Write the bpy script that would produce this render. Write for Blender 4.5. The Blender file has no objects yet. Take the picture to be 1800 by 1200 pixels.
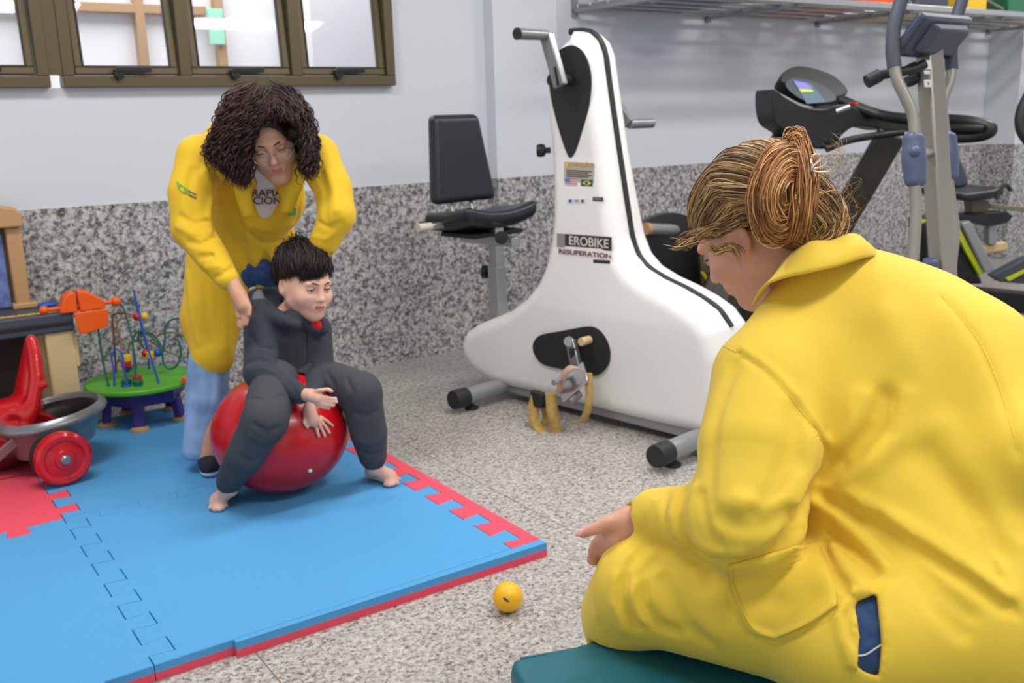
import bpy, math, random
import numpy as np
from mathutils import Vector, Matrix, Quaternion
C = bpy.context.scene.collection
rnd = random.Random(7)
# ------------------------------------------------------------------ camera
CAMZ = 1.2
FPX = 1700.0
def nrm(v): v = np.array(v, float); return v/np.linalg.norm(v)
_p, _r, _y = 0.2266, -0.0291, 0.5988
cf = np.array([math.sin(_y)*math.cos(_p), math.cos(_y)*math.cos(_p), -math.sin(_p)])
_a = np.array([math.cos(_y), -math.sin(_y), 0.0]); _b = np.cross(_a, cf)
cr = _a*math.cos(_r)+_b*math.sin(_r); cu = -_a*math.sin(_r)+_b*math.cos(_r)
cam_d = bpy.data.cameras.new('camera'); cam = bpy.data.objects.new('camera', cam_d); C.objects.link(cam)
m = Matrix(((cr[0], cu[0], -cf[0], 0), (cr[1], cu[1], -cf[1], 0), (cr[2], cu[2], -cf[2], CAMZ), (0, 0, 0, 1)))
cam.matrix_world = m
cam_d.sensor_width = 36; cam_d.lens = 34.0; cam_d.clip_start = 0.05
cam_d.dof.use_dof = True; cam_d.dof.focus_distance = 1.55; cam_d.dof.aperture_fstop = 7.5
bpy.context.scene.camera = cam
# ------------------------------------------------------------------ world, lights, exposure
sc = bpy.context.scene
sc.view_settings.view_transform = 'Standard'; sc.view_settings.look = 'None'
sc.view_settings.gamma = 1.0; sc.view_settings.use_curve_mapping = False
sc.view_settings.exposure = 0.33
w = bpy.data.worlds.new('daylight'); sc.world = w; w.use_nodes = True
w.node_tree.nodes['Background'].inputs[0].default_value = (0.93, 0.95, 1.0, 1)
w.node_tree.nodes['Background'].inputs[1].default_value = 0.70
def area(name, loc, sx, sy, power, col=(1, 1, 1), rot=(0, 0, 0)):
    l = bpy.data.lights.new(name, 'AREA'); l.shape = 'RECTANGLE'; l.size = sx; l.size_y = sy
    l.energy = power; l.color = col
    o = bpy.data.objects.new(name, l); o.location = loc; o.rotation_euler = rot; C.objects.link(o); return o
CEIL = 3.0
LAMPS = [(0.2, 2.6), (2.4, 2.2), (4.8, 2.2), (1.2, 0.1), (3.4, -0.2), (7.2, 2.6)]
for i, (x, y) in enumerate(LAMPS):
    area('ceiling_lamp_light', (x, y, CEIL-0.09), 1.2, 0.3, 29, (1.0, 0.97, 0.93))
area('corridor_light', (1.6, 5.6, 2.9), 3.0, 1.2, 60, (1.0, 0.98, 0.95))
# ------------------------------------------------------------------ pixel -> world helpers (1800x1200 frame)
CAM = np.array([0, 0, CAMZ])
def ray(px, py): return cf + cr*((px-900)/FPX) - cu*((py-600)/FPX)
def W(px, py, d): return CAM + ray(px, py)*d                      # d = depth along the lens axis
def onz(px, py, z=0.0): r = ray(px, py); return CAM + r*((z-CAMZ)/r[2])
def onpl(px, py, o, n): r = ray(px, py); return CAM + r*(np.dot(np.array(o)-CAM, n)/np.dot(r, n))
# ------------------------------------------------------------------ materials
def mat(name, col, rough=0.5, metal=0.0, spec=0.5, coat=0.0, sss=0.0, var=0.0, vscale=40, bump=0.0, bscale=200, col2=None, sheen=0.0, transm=0.0):
    m = bpy.data.materials.new(name); m.use_nodes = True; nt = m.node_tree; b = nt.nodes['Principled BSDF']
    b.inputs['Base Color'].default_value = (*col, 1); b.inputs['Roughness'].default_value = rough
    b.inputs['Metallic'].default_value = metal; b.inputs['Specular IOR Level'].default_value = spec
    b.inputs['Coat Weight'].default_value = coat
    if sheen: b.inputs['Sheen Weight'].default_value = sheen
    if transm: b.inputs['Transmission Weight'].default_value = transm
    if sss:
        b.inputs['Subsurface Weight'].default_value = sss; b.inputs['Subsurface Radius'].default_value = (0.012, 0.004, 0.002); b.inputs['Subsurface Scale'].default_value = 1.0
    tc = nt.nodes.new('ShaderNodeTexCoord')
    if var or col2:
        n = nt.nodes.new('ShaderNodeTexNoise'); n.inputs['Scale'].default_value = vscale; n.inputs['Detail'].default_value = 4
        nt.links.new(tc.outputs['Object'], n.inputs['Vector'])
        r = nt.nodes.new('ShaderNodeValToRGB'); r.color_ramp.elements[0].position = 0.35; r.color_ramp.elements[1].position = 0.65
        c2 = col2 if col2 else tuple(min(1, c*(1+var)) for c in col)
        c1 = col if col2 else tuple(c*(1-var) for c in col)
        r.color_ramp.elements[0].color = (*c1, 1); r.color_ramp.elements[1].color = (*c2, 1)
        nt.links.new(n.outputs[0], r.inputs[0]); nt.links.new(r.outputs[0], b.inputs['Base Color'])
    if bump:
        n = nt.nodes.new('ShaderNodeTexNoise'); n.inputs['Scale'].default_value = bscale; n.inputs['Detail'].default_value = 3
        nt.links.new(tc.outputs['Object'], n.inputs['Vector'])
        bp = nt.nodes.new('ShaderNodeBump'); bp.inputs['Strength'].default_value = bump; bp.inputs['Distance'].default_value = 0.002
        nt.links.new(n.outputs[0], bp.inputs['Height']); nt.links.new(bp.outputs[0], b.inputs['Normal'])
    return m
def granite(name, scale, stops, rough=0.35, joints=None, squash=(1, 1, 1)):
    m = bpy.data.materials.new(name); m.use_nodes = True; nt = m.node_tree; b = nt.nodes['Principled BSDF']
    b.inputs['Roughness'].default_value = rough
    tc = nt.nodes.new('ShaderNodeTexCoord'); mp = nt.nodes.new('ShaderNodeMapping'); mp.inputs['Scale'].default_value = squash
    nt.links.new(tc.outputs['Object'], mp.inputs['Vector'])
    n1 = nt.nodes.new('ShaderNodeTexNoise'); n1.inputs['Scale'].default_value = scale; n1.inputs['Detail'].default_value = 3; n1.inputs['Roughness'].default_value = 0.65; n1.inputs['Distortion'].default_value = 0.6
    v = nt.nodes.new('ShaderNodeTexVoronoi'); v.inputs['Scale'].default_value = scale*1.3
    for k in (n1, v): nt.links.new(mp.outputs[0], k.inputs['Vector'])
    sep = nt.nodes.new('ShaderNodeSeparateColor'); nt.links.new(v.outputs['Color'], sep.inputs[0])
    mx = nt.nodes.new('ShaderNodeMath'); mx.operation = 'MULTIPLY_ADD'; mx.inputs[1].default_value = 0.22
    nt.links.new(sep.outputs[0], mx.inputs[0]); nt.links.new(n1.outputs[0], mx.inputs[2])
    r = nt.nodes.new('ShaderNodeValToRGB'); e = r.color_ramp.elements
    e[0].position, e[0].color = stops[0][0], (*stops[0][1], 1); e[1].position, e[1].color = stops[-1][0], (*stops[-1][1], 1)
    for p, c in stops[1:-1]:
        k = e.new(p); k.color = (*c, 1)
    nt.links.new(mx.outputs[0], r.inputs[0])
    src = r.outputs[0]
    if joints:
        br = nt.nodes.new('ShaderNodeTexBrick'); br.offset = 0.0; br.inputs['Scale'].default_value = 1.0
        br.inputs['Brick Width'].default_value = joints[0]; br.inputs['Row Height'].default_value = joints[1]; br.inputs['Mortar Size'].default_value = 0.0022
        br.inputs['Mortar Smooth'].default_value = 0.3
        mp2 = nt.nodes.new('ShaderNodeMapping'); mp2.inputs['Location'].default_value = joints[2]
        nt.links.new(tc.outputs['Object'], mp2.inputs['Vector']); nt.links.new(mp2.outputs[0], br.inputs['Vector'])
        mix = nt.nodes.new('ShaderNodeMix'); mix.data_type = 'RGBA'
        nt.links.new(br.outputs['Fac'], mix.inputs[0]); nt.links.new(src, mix.inputs[6]); mix.inputs[7].default_value = (*joints[3], 1); src = mix.outputs[2]
    nt.links.new(src, b.inputs['Base Color'])
    return m
def s2l(r, g, b):
    f = lambda c: (c/255/12.92) if c <= 10 else ((c/255+0.055)/1.055)**2.4
    return (f(r), f(g), f(b))
M = {}
M['wall'] = mat('painted wall', s2l(213, 218, 226), 0.32, spec=0.35)
M['granite_wall'] = granite('grey granite wall', 55, [(0.40, s2l(78, 80, 84)), (0.54, s2l(130, 130, 132)), (0.67, s2l(180, 178, 177)), (0.82, s2l(208, 206, 203))], 0.25)
M['granite_floor'] = granite('beige grey granite floor', 85, [(0.38, s2l(88, 86, 86)), (0.52, s2l(150, 146, 142)), (0.66, s2l(182, 177, 172)), (0.80, s2l(200, 196, 192))], 0.33, joints=(1.0, 1.0, (-0.64, -0.16, 0), s2l(128, 112, 94)))
M['bronze'] = mat('bronze aluminium', s2l(98, 86, 62), 0.4, metal=0.35)
M['bronze_dark'] = mat('dark bronze gasket', s2l(44, 40, 34), 0.5)
M['black'] = mat('black plastic', s2l(22, 23, 26), 0.42)
M['rubber'] = mat('black rubber', s2l(34, 35, 38), 0.6)
M['vinyl'] = mat('black vinyl', s2l(30, 33, 40), 0.38, bump=0.15, bscale=300)
M['white_shell'] = mat('white moulded plastic', s2l(240, 239, 238), 0.33, coat=0.25)
M['steel'] = mat('grey painted steel', s2l(150, 152, 156), 0.4, metal=0.3)
M['chrome'] = mat('brushed steel', s2l(190, 190, 192), 0.3, metal=0.9)
M['mat_blue'] = mat('blue foam', s2l(84, 160, 216), 0.72, spec=0.25, var=0.04, vscale=220, bump=0.25, bscale=700)
M['mat_red'] = mat('coral red foam', s2l(236, 84, 104), 0.72, spec=0.25, var=0.04, vscale=220, bump=0.25, bscale=700)
M['mat_gap'] = mat('dark blue seam', s2l(22, 92, 150), 0.8)
M['ball_red'] = mat('glossy red rubber', s2l(192, 12, 26), 0.27, spec=0.5, coat=0.12)
M['ball_yellow'] = mat('yellow rubber', s2l(246, 190, 12), 0.45, var=0.04, vscale=20)
M['coat'] = mat('yellow cotton twill', s2l(240, 205, 64), 0.6, spec=0.3, bump=0.35, bscale=1500, sheen=0.15)
M['coat_shaded'] = mat('shaded yellow cotton twill', s2l(232, 190, 40), 0.65, spec=0.25, bump=0.35, bscale=1500, sheen=0.1)  # the same yellow coat, colour darkened for the dimmer light on the standing woman
M['teal'] = mat('teal vinyl', s2l(20, 102, 116), 0.45, bump=0.2, bscale=60)
M['skin_a'] = mat('warm skin', s2l(198, 148, 122), 0.5, sss=0.25)
M['skin_b'] = mat('fair skin', s2l(226, 178, 156), 0.5, sss=0.25, var=0.05, vscale=25)
M['skin_c'] = mat('rosy skin', s2l(214, 158, 134), 0.5, sss=0.25, var=0.05, vscale=30)
M['charcoal'] = mat('charcoal fleece', s2l(62, 66, 75), 0.9, spec=0.15, bump=0.4, bscale=900, sheen=0.05)
M['denim_light'] = mat('light blue denim', s2l(136, 166, 208), 0.85, spec=0.2, var=0.16, vscale=14, bump=0.4, bscale=1200)
M['denim'] = mat('mid blue denim', s2l(58, 84, 130), 0.85, spec=0.2, var=0.2, vscale=60, bump=0.4, bscale=1200)
M['white_cloth'] = mat('white cotton', s2l(224, 224, 230), 0.85)
M['tan'] = mat('tan plastic', s2l(190, 150, 104), 0.45)
M['cream'] = mat('cream plastic', s2l(214, 190, 140), 0.5)
M['slate'] = mat('dark slate plastic', s2l(66, 72, 84), 0.5)
M['orange'] = mat('orange plastic', s2l(246, 96, 16), 0.35)
M['red'] = mat('red plastic', s2l(206, 22, 30), 0.22, coat=0.3)
M['green'] = mat('lime green wood', s2l(92, 178, 40), 0.4)
M['purple'] = mat('purple wood', s2l(62, 38, 120), 0.45)
M['blue'] = mat('blue paint', s2l(28, 84, 180), 0.4)
M['yellow'] = mat('yellow plastic', s2l(240, 196, 20), 0.4)
M['dgreen'] = mat('green plastic', s2l(20, 110, 70), 0.4)
M['silver'] = mat('silver plastic', s2l(140, 144, 146), 0.3, metal=0.5)
M['greyblue'] = mat('grey blue plastic', s2l(78, 90, 118), 0.45)
M['grip'] = mat('grey foam grip', s2l(66, 72, 86), 0.6)
M['navy'] = mat('dark blue grey plastic', s2l(44, 56, 76), 0.4)
M['taupe'] = mat('satin champagne metal', s2l(150, 146, 138), 0.38, metal=0.45)
M['lime'] = mat('lime stripe', s2l(190, 205, 20), 0.5)
M['dark_eye'] = mat('dark eye', s2l(30, 20, 16), 0.15)
M['eye_white'] = mat('eye white', s2l(225, 218, 212), 0.3)
M['lips'] = mat('lip', s2l(178, 102, 92), 0.45)
# ------------------------------------------------------------------ mesh helpers
class MB:
    def __init__(s): s.v = []; s.f = []; s.mi = []; s.cur = 0
    def add(s, v, f):
        n = len(s.v); s.v += [tuple(map(float, p)) for p in v]; s.f += [tuple(i+n for i in q) for q in f]; s.mi += [s.cur]*len(f); return s
    def box(s, c, size, R=None):
        c = np.array(c, float); h = np.array(size, float)/2; R = np.eye(3) if R is None else np.array(R)
        v = [c + R@(h*np.array([x, y, z])) for x in (-1, 1) for y in (-1, 1) for z in (-1, 1)]
        return s.add(v, [(0, 1, 3, 2), (4, 6, 7, 5), (0, 4, 5, 1), (2, 3, 7, 6), (0, 2, 6, 4), (1, 5, 7, 3)])
    def tube(s, pts, r, n=12, closed=False, cap=True, sq=1.0):
        P = [np.array(p, float) for p in pts]; k = len(P); rs = r if hasattr(r, '__len__') else [r]*k
        t = []
        for i in range(k):
            a = P[(i-1) % k] if (closed or i > 0) else P[0]; b = P[(i+1) % k] if (closed or i < k-1) else P[-1]
            d = b-a; L = np.linalg.norm(d); t.append(d/L if L > 1e-9 else np.array([0, 0, 1.]))
        u = np.cross(t[0], [0, 0, 1.]);
        if np.linalg.norm(u) < 0.05: u = np.cross(t[0], [1., 0, 0])
        u = nrm(u); v = []
        for i in range(k):
            u = nrm(u - t[i]*np.dot(u, t[i])); w_ = np.cross(t[i], u)
            for j in range(n):
                a = 2*math.pi*j/n; v.append(P[i] + rs[i]*(math.cos(a)*u + math.sin(a)*w_*sq))
        f = []
        for i in range(k if closed else k-1):
            for j in range(n):
                a = i*n+j; b = i*n+(j+1) % n; c = ((i+1) % k)*n+(j+1) % n; d = ((i+1) % k)*n+j; f.append((a, b, c, d))
        if cap and not closed: f.append(tuple(range(n))[::-1]); f.append(tuple((k-1)*n+j for j in range(n)))
        return s.add(v, f)
    def cyl(s, a, b, r, r2=None, n=24): return s.tube([a, b], [r, r if r2 is None else r2], n)
    def ell(s, c, rad, R=None, nu=24, nv=14):
        c = np.array(c, float); rad = np.array(rad, float)*np.ones(3); R = np.eye(3) if R is None else np.array(R)
        v = [c + R@(rad*np.array([0, 0, 1]))]; f = []
        for i in range(1, nv):
            th = math.pi*i/nv
            for j in range(nu):
                ph = 2*math.pi*j/nu; v.append(c + R@(rad*np.array([math.sin(th)*math.cos(ph), math.sin(th)*math.sin(ph), math.cos(th)])))
        v.append(c + R@(rad*np.array([0, 0, -1])))
        for j in range(nu): f.append((0, 1+j, 1+(j+1) % nu)); f.append((len(v)-1, 1+(nv-2)*nu+(j+1) % nu, 1+(nv-2)*nu+j))
        for i in range(nv-2):
            for j in range(nu): a = 1+i*nu; f.append((a+j, a+nu+j, a+nu+(j+1) % nu, a+(j+1) % nu))
        return s.add(v, f)
    def lathe(s, c, prof, ax=(0, 0, 1), n=40):                     # prof: (radius, height along ax)
        c = np.array(c, float); ax = nrm(ax); u = np.cross(ax, [0, 1, 0.1]); u = nrm(u); w_ = np.cross(ax, u); v = []; f = []
        for r, h in prof:
            for j in range(n): a = 2*math.pi*j/n; v.append(c + ax*h + r*(math.cos(a)*u+math.sin(a)*w_))
        for i in range(len(prof)-1):
            for j in range(n): f.append((i*n+j, i*n+(j+1) % n, (i+1)*n+(j+1) % n, (i+1)*n+j))
        if prof[0][0] > 1e-6: f.append(tuple(range(n))[::-1])
        if prof[-1][0] > 1e-6: f.append(tuple((len(prof)-1)*n+j for j in range(n)))
        return s.add(v, f)
    def prism(s, poly, o, ex, ey, ez, h):                          # poly in (ex, ey), extruded along ez by h
        o = np.array(o, float); ex, ey, ez = map(lambda q: np.array(q, float), (ex, ey, ez)); n = len(poly)
        v = [o+ex*a+ey*b for a, b in poly] + [o+ex*a+ey*b+ez*h for a, b in poly]
        f = [tuple(range(n))[::-1], tuple(range(n, 2*n))] + [(i, (i+1) % n, n+(i+1) % n, n+i) for i in range(n)]
        return s.add(v, f)
    def ribbon(s, A, B, t=0.0):                                    # strip between two polylines
        n = len(A); return s.add(list(A)+list(B), [(i, i+1, n+i+1, n+i) for i in range(n-1)])
WL = {}
def obj(name, mb, m, parent=None, smooth=35, bevel=0.0, bseg=2, subsurf=0, solid=0.0, attr=None, weld=False):
    v = np.array(mb.v, float).reshape(-1, 3)
    org = WL.get(parent.name, np.zeros(3)) if parent else np.zeros(3)
    me = bpy.data.meshes.new(name); me.from_pydata((v-org).tolist(), [], mb.f)
    ms = m if isinstance(m, (list, tuple)) else [m]
    for k in ms: me.materials.append(M[k] if isinstance(k, str) else k)
    if len(ms) > 1: me.polygons.foreach_set('material_index', mb.mi)
    me.update()
    import bmesh
    bm = bmesh.new(); bm.from_mesh(me)
    if weld: bmesh.ops.remove_doubles(bm, verts=bm.verts, dist=1e-5)
    bmesh.ops.recalc_face_normals(bm, faces=bm.faces); bm.to_mesh(me); bm.free()
    if attr is not None:
        ca = me.color_attributes.new('tint', 'FLOAT_COLOR', 'POINT'); ca.data.foreach_set('color', np.array(attr, np.float32).ravel())
    if smooth:
        me.shade_smooth(); 
        if smooth < 180: me.set_sharp_from_angle(angle=math.radians(smooth))
    o = bpy.data.objects.new(name, me); C.objects.link(o)
    if parent: o.parent = parent; 
    WL[o.name] = org
    if solid: q = o.modifiers.new('thickness', 'SOLIDIFY'); q.thickness = solid; q.offset = 0
    if bevel: q = o.modifiers.new('edge', 'BEVEL'); q.width = bevel; q.segments = bseg; q.limit_method = 'ANGLE'; q.angle_limit = math.radians(40)
    if subsurf: q = o.modifiers.new('soft', 'SUBSURF'); q.levels = subsurf; q.render_levels = subsurf
    return o
def thing(name, label, cat, loc=(0, 0, 0), group=None):
    o = bpy.data.objects.new(name, None); C.objects.link(o); o.location = tuple(map(float, loc)); o.empty_display_size = 0.1
    o['label'] = label; o['category'] = cat
    if group: o['group'] = group
    WL[o.name] = np.array(loc, float); return o
def tag(o, label, cat, group=None, kind=None):
    o['label'] = label; o['category'] = cat
    if group: o['group'] = group
    if kind: o['kind'] = kind
    return o
def struct(name, mb, m, parent=None, **k):
    o = obj(name, mb, m, parent, **k)
    if not parent: o['kind'] = 'structure'
    return o
def rotz(a): c, s = math.cos(a), math.sin(a); return np.array([[c, -s, 0], [s, c, 0], [0, 0, 1.]])
def basis(x, y, z): return np.array([x, y, z], float).T
# signed distance toolkit -------------------------------------------------
def smin(a, b, k):
    if k <= 0: return np.minimum(a, b)
    h = np.maximum(k-np.abs(a-b), 0)/k; return np.minimum(a, b)-h*h*k*0.25
def sd_ell(P, c, r, R=None):
    q = P-np.array(c, np.float32)
    if R is not None: q = q@np.array(R, np.float32)
    r = np.array(r, np.float32)*np.ones(3, np.float32)
    k0 = np.linalg.norm(q/r, axis=1); k1 = np.linalg.norm(q/(r*r), axis=1); return k0*(k0-1)/np.maximum(k1, 1e-6)
def sd_cone(P, a, b, ra, rb):
    a = np.array(a, np.float32); b = np.array(b, np.float32); d = b-a; t = np.clip((P-a)@d/max(float(d@d), 1e-9), 0, 1)
    return np.linalg.norm(P-a-t[:, None]*d, axis=1)-(ra+(rb-ra)*t)
def sd_flat(P, a, b, ra, rb, n, fl):                               # tapered limb flattened along n by factor fl (<1)
    a = np.array(a, np.float32); b = np.array(b, np.float32); n = nrm(n).astype(np.float32); s = 1/fl-1
    sh = lambda q: q+np.outer((q-a)@n, n)*s if q.ndim > 1 else q+n*((q-a)@n)*s
    return sd_cone(sh(P), a, sh(b), ra, rb)*fl
def sd_box(P, c, h, R=None, r=0.0):
    q = P-np.array(c, np.float32)
    if R is not None: q = q@np.array(R, np.float32)
    q = np.abs(q)-(np.array(h, np.float32)-r)
    return np.linalg.norm(np.maximum(q, 0), axis=1)+np.minimum(q.max(axis=1), 0)-r
def seg_d(P, pts):                                                 # distance to a polyline
    d = np.full(len(P), 9., np.float32)
    for a, b in zip(pts[:-1], pts[1:]): d = np.minimum(d, sd_cone(P, a, b, 0, 0))
    return d
class S:
    """list of blended primitives; evaluates to a distance field"""
    def __init__(s): s.ops = []
    def _a(s, fn, k, op='u'): s.ops.append((fn, k, op)); return s
    def ell(s, c, r, k=0.02, R=None): return s._a(lambda P: sd_ell(P, c, r, R), k)
    def cone(s, a, b, ra, rb, k=0.02): return s._a(lambda P: sd_cone(P, a, b, ra, rb), k)
    def flat(s, a, b, ra, rb, n, fl, k=0.02): return s._a(lambda P: sd_flat(P, a, b, ra, rb, n, fl), k)
    def box(s, c, h, k=0.02, R=None, r=0.0): return s._a(lambda P: sd_box(P, c, h, R, r), k)
    def chain(s, pts, rs, k=0.02, k0=None):
        def f(P):
            d = None
            for i in range(len(pts)-1):
                e = sd_cone(P, pts[i], pts[i+1], rs[i], rs[i+1]); d = e if d is None else np.minimum(d, e)
            return d
        return s._a(f, k)
    def cut(s, fn, k=0.0): return s._a(fn, k, 's')
    def isect(s, fn, k=0.0): return s._a(fn, k, 'i')
    def fold(s, pts, amp, wd): return s._a(lambda P: (pts, amp, wd), 0, 'd')   # amp>0 ridge, amp<0 crease
    def mod(s, fn): return s._a(fn, 0, 'm')
    def ev(s, P):
        P = P.astype(np.float32); d = np.full(len(P), 9., np.float32)
        for fn, k, op in s.ops:
            if op == 'u': d = smin(d, fn(P), k)
            elif op == 's': d = -smin(-d, fn(P), k)
            elif op == 'i': d = -smin(-d, -fn(P), k)
            elif op == 'd':
                pts, amp, wd = fn(P); near = np.abs(d) < 0.05
                if near.any():
                    e = seg_d(P[near], pts); d[near] -= amp*np.exp(-(e/wd)**2)
            elif op == 'm': d = fn(P, d)
        return d
def surf_net(F, lo, hi, h):
    """surface nets over a sparse-refined grid"""
    lo = np.array(lo, float); hi = np.array(hi, float)
    n = np.ceil((hi-lo)/h).astype(int)+1
    cs = 4; nc = np.ceil((n-1)/cs).astype(int)+1; n = nc*cs-cs+1
    ax = [lo[i]+h*np.arange(n[i]) for i in range(3)]
    cax = [a[::cs] for a in ax]
    G = np.stack(np.meshgrid(*cax, indexing='ij'), -1).reshape(-1, 3)
    D = np.empty(len(G), np.float32)
    for i in range(0, len(G), 400000): D[i:i+400000] = F(G[i:i+400000])
    Dc = D.reshape(nc)
    # block corners: evaluate fine only where |d| small
    thr = h*cs*1.9
    act = np.zeros(np.array(nc)-1, bool)
    A = np.abs(Dc)
    mn = np.full(act.shape, 9., np.float32)
    for dx in (0, 1):
        for dy in (0, 1):
            for dz in (0, 1): mn = np.minimum(mn, A[dx:dx+act.shape[0], dy:dy+act.shape[1], dz:dz+act.shape[2]])
    act = mn < thr
    V = np.repeat(np.repeat(np.repeat(np.where(Dc[:-1, :-1, :-1] > 0, 1., -1.).astype(np.float32), cs, 0), cs, 1), cs, 2)
    V = np.pad(V, ((0, 1),)*3, mode='edge')
    need = np.zeros(n, bool)
    e = np.repeat(np.repeat(np.repeat(act, cs, 0), cs, 1), cs, 2)
    for dx in (0, 1):
        for dy in (0, 1):
            for dz in (0, 1): need[dx:dx+e.shape[0], dy:dy+e.shape[1], dz:dz+e.shape[2]] |= e
    idx = np.argwhere(need); Pn = lo+idx*h; R_ = np.empty(len(idx), np.float32)
    for i in range(0, len(idx), 400000): R_[i:i+400000] = F(Pn[i:i+400000])
    V[need] = R_
    V[0] = np.abs(V[0])+1e-4; V[-1] = np.abs(V[-1])+1e-4; V[:, 0] = np.abs(V[:, 0])+1e-4; V[:, -1] = np.abs(V[:, -1])+1e-4; V[:, :, 0] = np.abs(V[:, :, 0])+1e-4; V[:, :, -1] = np.abs(V[:, :, -1])+1e-4
    ins = V < 0
    s = ins[:-1, :-1, :-1].astype(np.int8)*0
    for dx in (0, 1):
        for dy in (0, 1):
            for dz in (0, 1): s = s+ins[dx:n[0]-1+dx, dy:n[1]-1+dy, dz:n[2]-1+dz]
    cells = np.argwhere((s > 0) & (s < 8)); cid = -np.ones(n-1, np.int64); cid[tuple(cells.T)] = np.arange(len(cells))
    acc = np.zeros((len(cells), 3)); cnt = np.zeros(len(cells))
    crn = [(a, b, c) for a in (0, 1) for b in (0, 1) for c in (0, 1)]
    cv = {k: V[cells[:, 0]+k[0], cells[:, 1]+k[1], cells[:, 2]+k[2]] for k in crn}
    for k in crn:
        for a in range(3):
            if k[a] == 0:
                k2 = list(k); k2[a] = 1; k2 = tuple(k2); p, q = cv[k], cv[k2]; x = (p < 0) != (q < 0)
                t = np.where(x, p/np.where(x, p-q, 1), 0); o_ = np.array(k, float)[None]+np.zeros((len(cells), 1)); o_[:, a] += t
                acc[x] += o_[x]; cnt[x] += 1
    verts = lo+(cells+acc/np.maximum(cnt, 1)[:, None])*h
    faces = []
    for a in range(3):
        b, c = (a+1) % 3, (a+2) % 3
        sl = [slice(None)]*3; sl2 = [slice(None)]*3; sl[a] = slice(0, -1); sl2[a] = slice(1, None)
        x = ins[tuple(sl)] != ins[tuple(sl2)]; e = np.argwhere(x)
        e = e[(e[:, b] > 0) & (e[:, c] > 0) & (e[:, b] < n[b]-1) & (e[:, c] < n[c]-1)]
        q = []
        for db, dc in ((1, 1), (0, 1), (0, 0), (1, 0)):
            k = e.copy(); k[:, b] -= db; k[:, c] -= dc; q.append(cid[tuple(k.T)])
        q = np.stack(q, 1); fl = ~ins[tuple(e.T)]; q[fl] = q[fl][:, ::-1]; faces.append(q)
    return verts, np.concatenate(faces)
def sobj(name, F, lo, hi, h, m, parent=None, smooth_it=1, attr=None, split=None):
    """split: fn(centres)->material index"""
    fn = F.ev if isinstance(F, S) else F
    v, f = surf_net(fn, lo, hi, h)
    for _ in range(smooth_it):                                     # gentle Taubin relaxation
        for lam in (0.5, -0.52):
            sm = np.zeros_like(v); ct = np.zeros(len(v))
            for a, b in ((0, 1), (1, 2), (2, 3), (3, 0)):
                np.add.at(sm, f[:, a], v[f[:, b]]); np.add.at(sm, f[:, b], v[f[:, a]]); np.add.at(ct, f[:, a], 1); np.add.at(ct, f[:, b], 1)
            v = v+lam*(sm/np.maximum(ct, 1)[:, None]-v)
    org = WL.get(parent.name, np.zeros(3)) if parent else np.zeros(3)
    me = bpy.data.meshes.new(name); me.vertices.add(len(v)); me.vertices.foreach_set('co', (v-org).ravel())
    me.loops.add(len(f)*4); me.loops.foreach_set('vertex_index', f.ravel().astype(np.int32)); me.polygons.add(len(f)); me.polygons.foreach_set('loop_start', np.arange(0, len(f)*4, 4, dtype=np.int32))
    me.update(calc_edges=True); me.validate()
    ms = m if isinstance(m, (list, tuple)) else [m]
    for k in ms: me.materials.append(M[k] if isinstance(k, str) else k)
    if split is not None: me.polygons.foreach_set('material_index', split(v[f].mean(1)).astype(np.int32))
    if attr is not None:
        ca = me.color_attributes.new('tint', 'FLOAT_COLOR', 'POINT'); ca.data.foreach_set('color', attr(v).astype(np.float32).ravel())
    me.shade_smooth()
    o = bpy.data.objects.new(name, me); C.objects.link(o)
    if parent: o.parent = parent
    WL[o.name] = org; return o
def poly_sd(p, poly):
    """2D signed distance to a polygon, p (N,2)"""
    poly = np.array(poly, np.float32); p = p.astype(np.float32); d = np.full(len(p), 9., np.float32); s = np.ones(len(p))
    n = len(poly)
    for i in range(n):
        a = poly[i]; b = poly[i-1]; e = b-a; w_ = p-a; t = np.clip(w_@e/max(float(e@e), 1e-9), 0, 1)
        q = w_-t[:, None]*e; d = np.minimum(d, (q**2).sum(1))
        c1 = p[:, 1] >= a[1]; c2 = p[:, 1] < b[1]; c3 = e[0]*w_[:, 1] > e[1]*w_[:, 0]
        fl = (c1 & c2 & c3) | (~c1 & ~c2 & ~c3); s[fl] *= -1
    return s*np.sqrt(d)
def spline(pts, n=8, closed=False):
    P = [np.array(p, float) for p in pts]; k = len(P); out = []
    for i in range(k if closed else k-1):
        g = lambda j: P[j % k] if closed else P[min(max(j, 0), k-1)]
        a, b, c, d = g(i-1), g(i), g(i+1), g(i+2)
        for j in range(n):
            t = j/n; out.append(0.5*((2*b)+(-a+c)*t+(2*a-5*b+4*c-d)*t*t+(-a+3*b-3*c+d)*t**3))
    if not closed: out.append(P[-1])
    return out
def text(name, s, size, o, ex, ey, m, parent=None, bold=0.0, align='CENTER', sx=1.0):
    cu_ = bpy.data.curves.new(name, 'FONT'); cu_.body = s; cu_.size = size; cu_.align_x = align; cu_.align_y = 'CENTER'; cu_.extrude = 0.0004; cu_.offset = bold
    ob = bpy.data.objects.new(name, cu_); C.objects.link(ob)
    dg = bpy.context.evaluated_depsgraph_get(); me = bpy.data.meshes.new_from_object(ob.evaluated_get(dg)); C.objects.unlink(ob); bpy.data.objects.remove(ob)
    ex = nrm(ex); ey = nrm(ey); v = np.array([x.co[:] for x in me.vertices]).reshape(-1, 3); mb = MB()
    ez = np.cross(ex, ey)
    mb.add([np.array(o)+ex*p[0]*sx+ey*p[1]+ez*p[2] for p in v], [tuple(p.vertices) for p in me.polygons]); bpy.data.meshes.remove(me)
    return obj(name, mb, m, parent, smooth=0)
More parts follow.
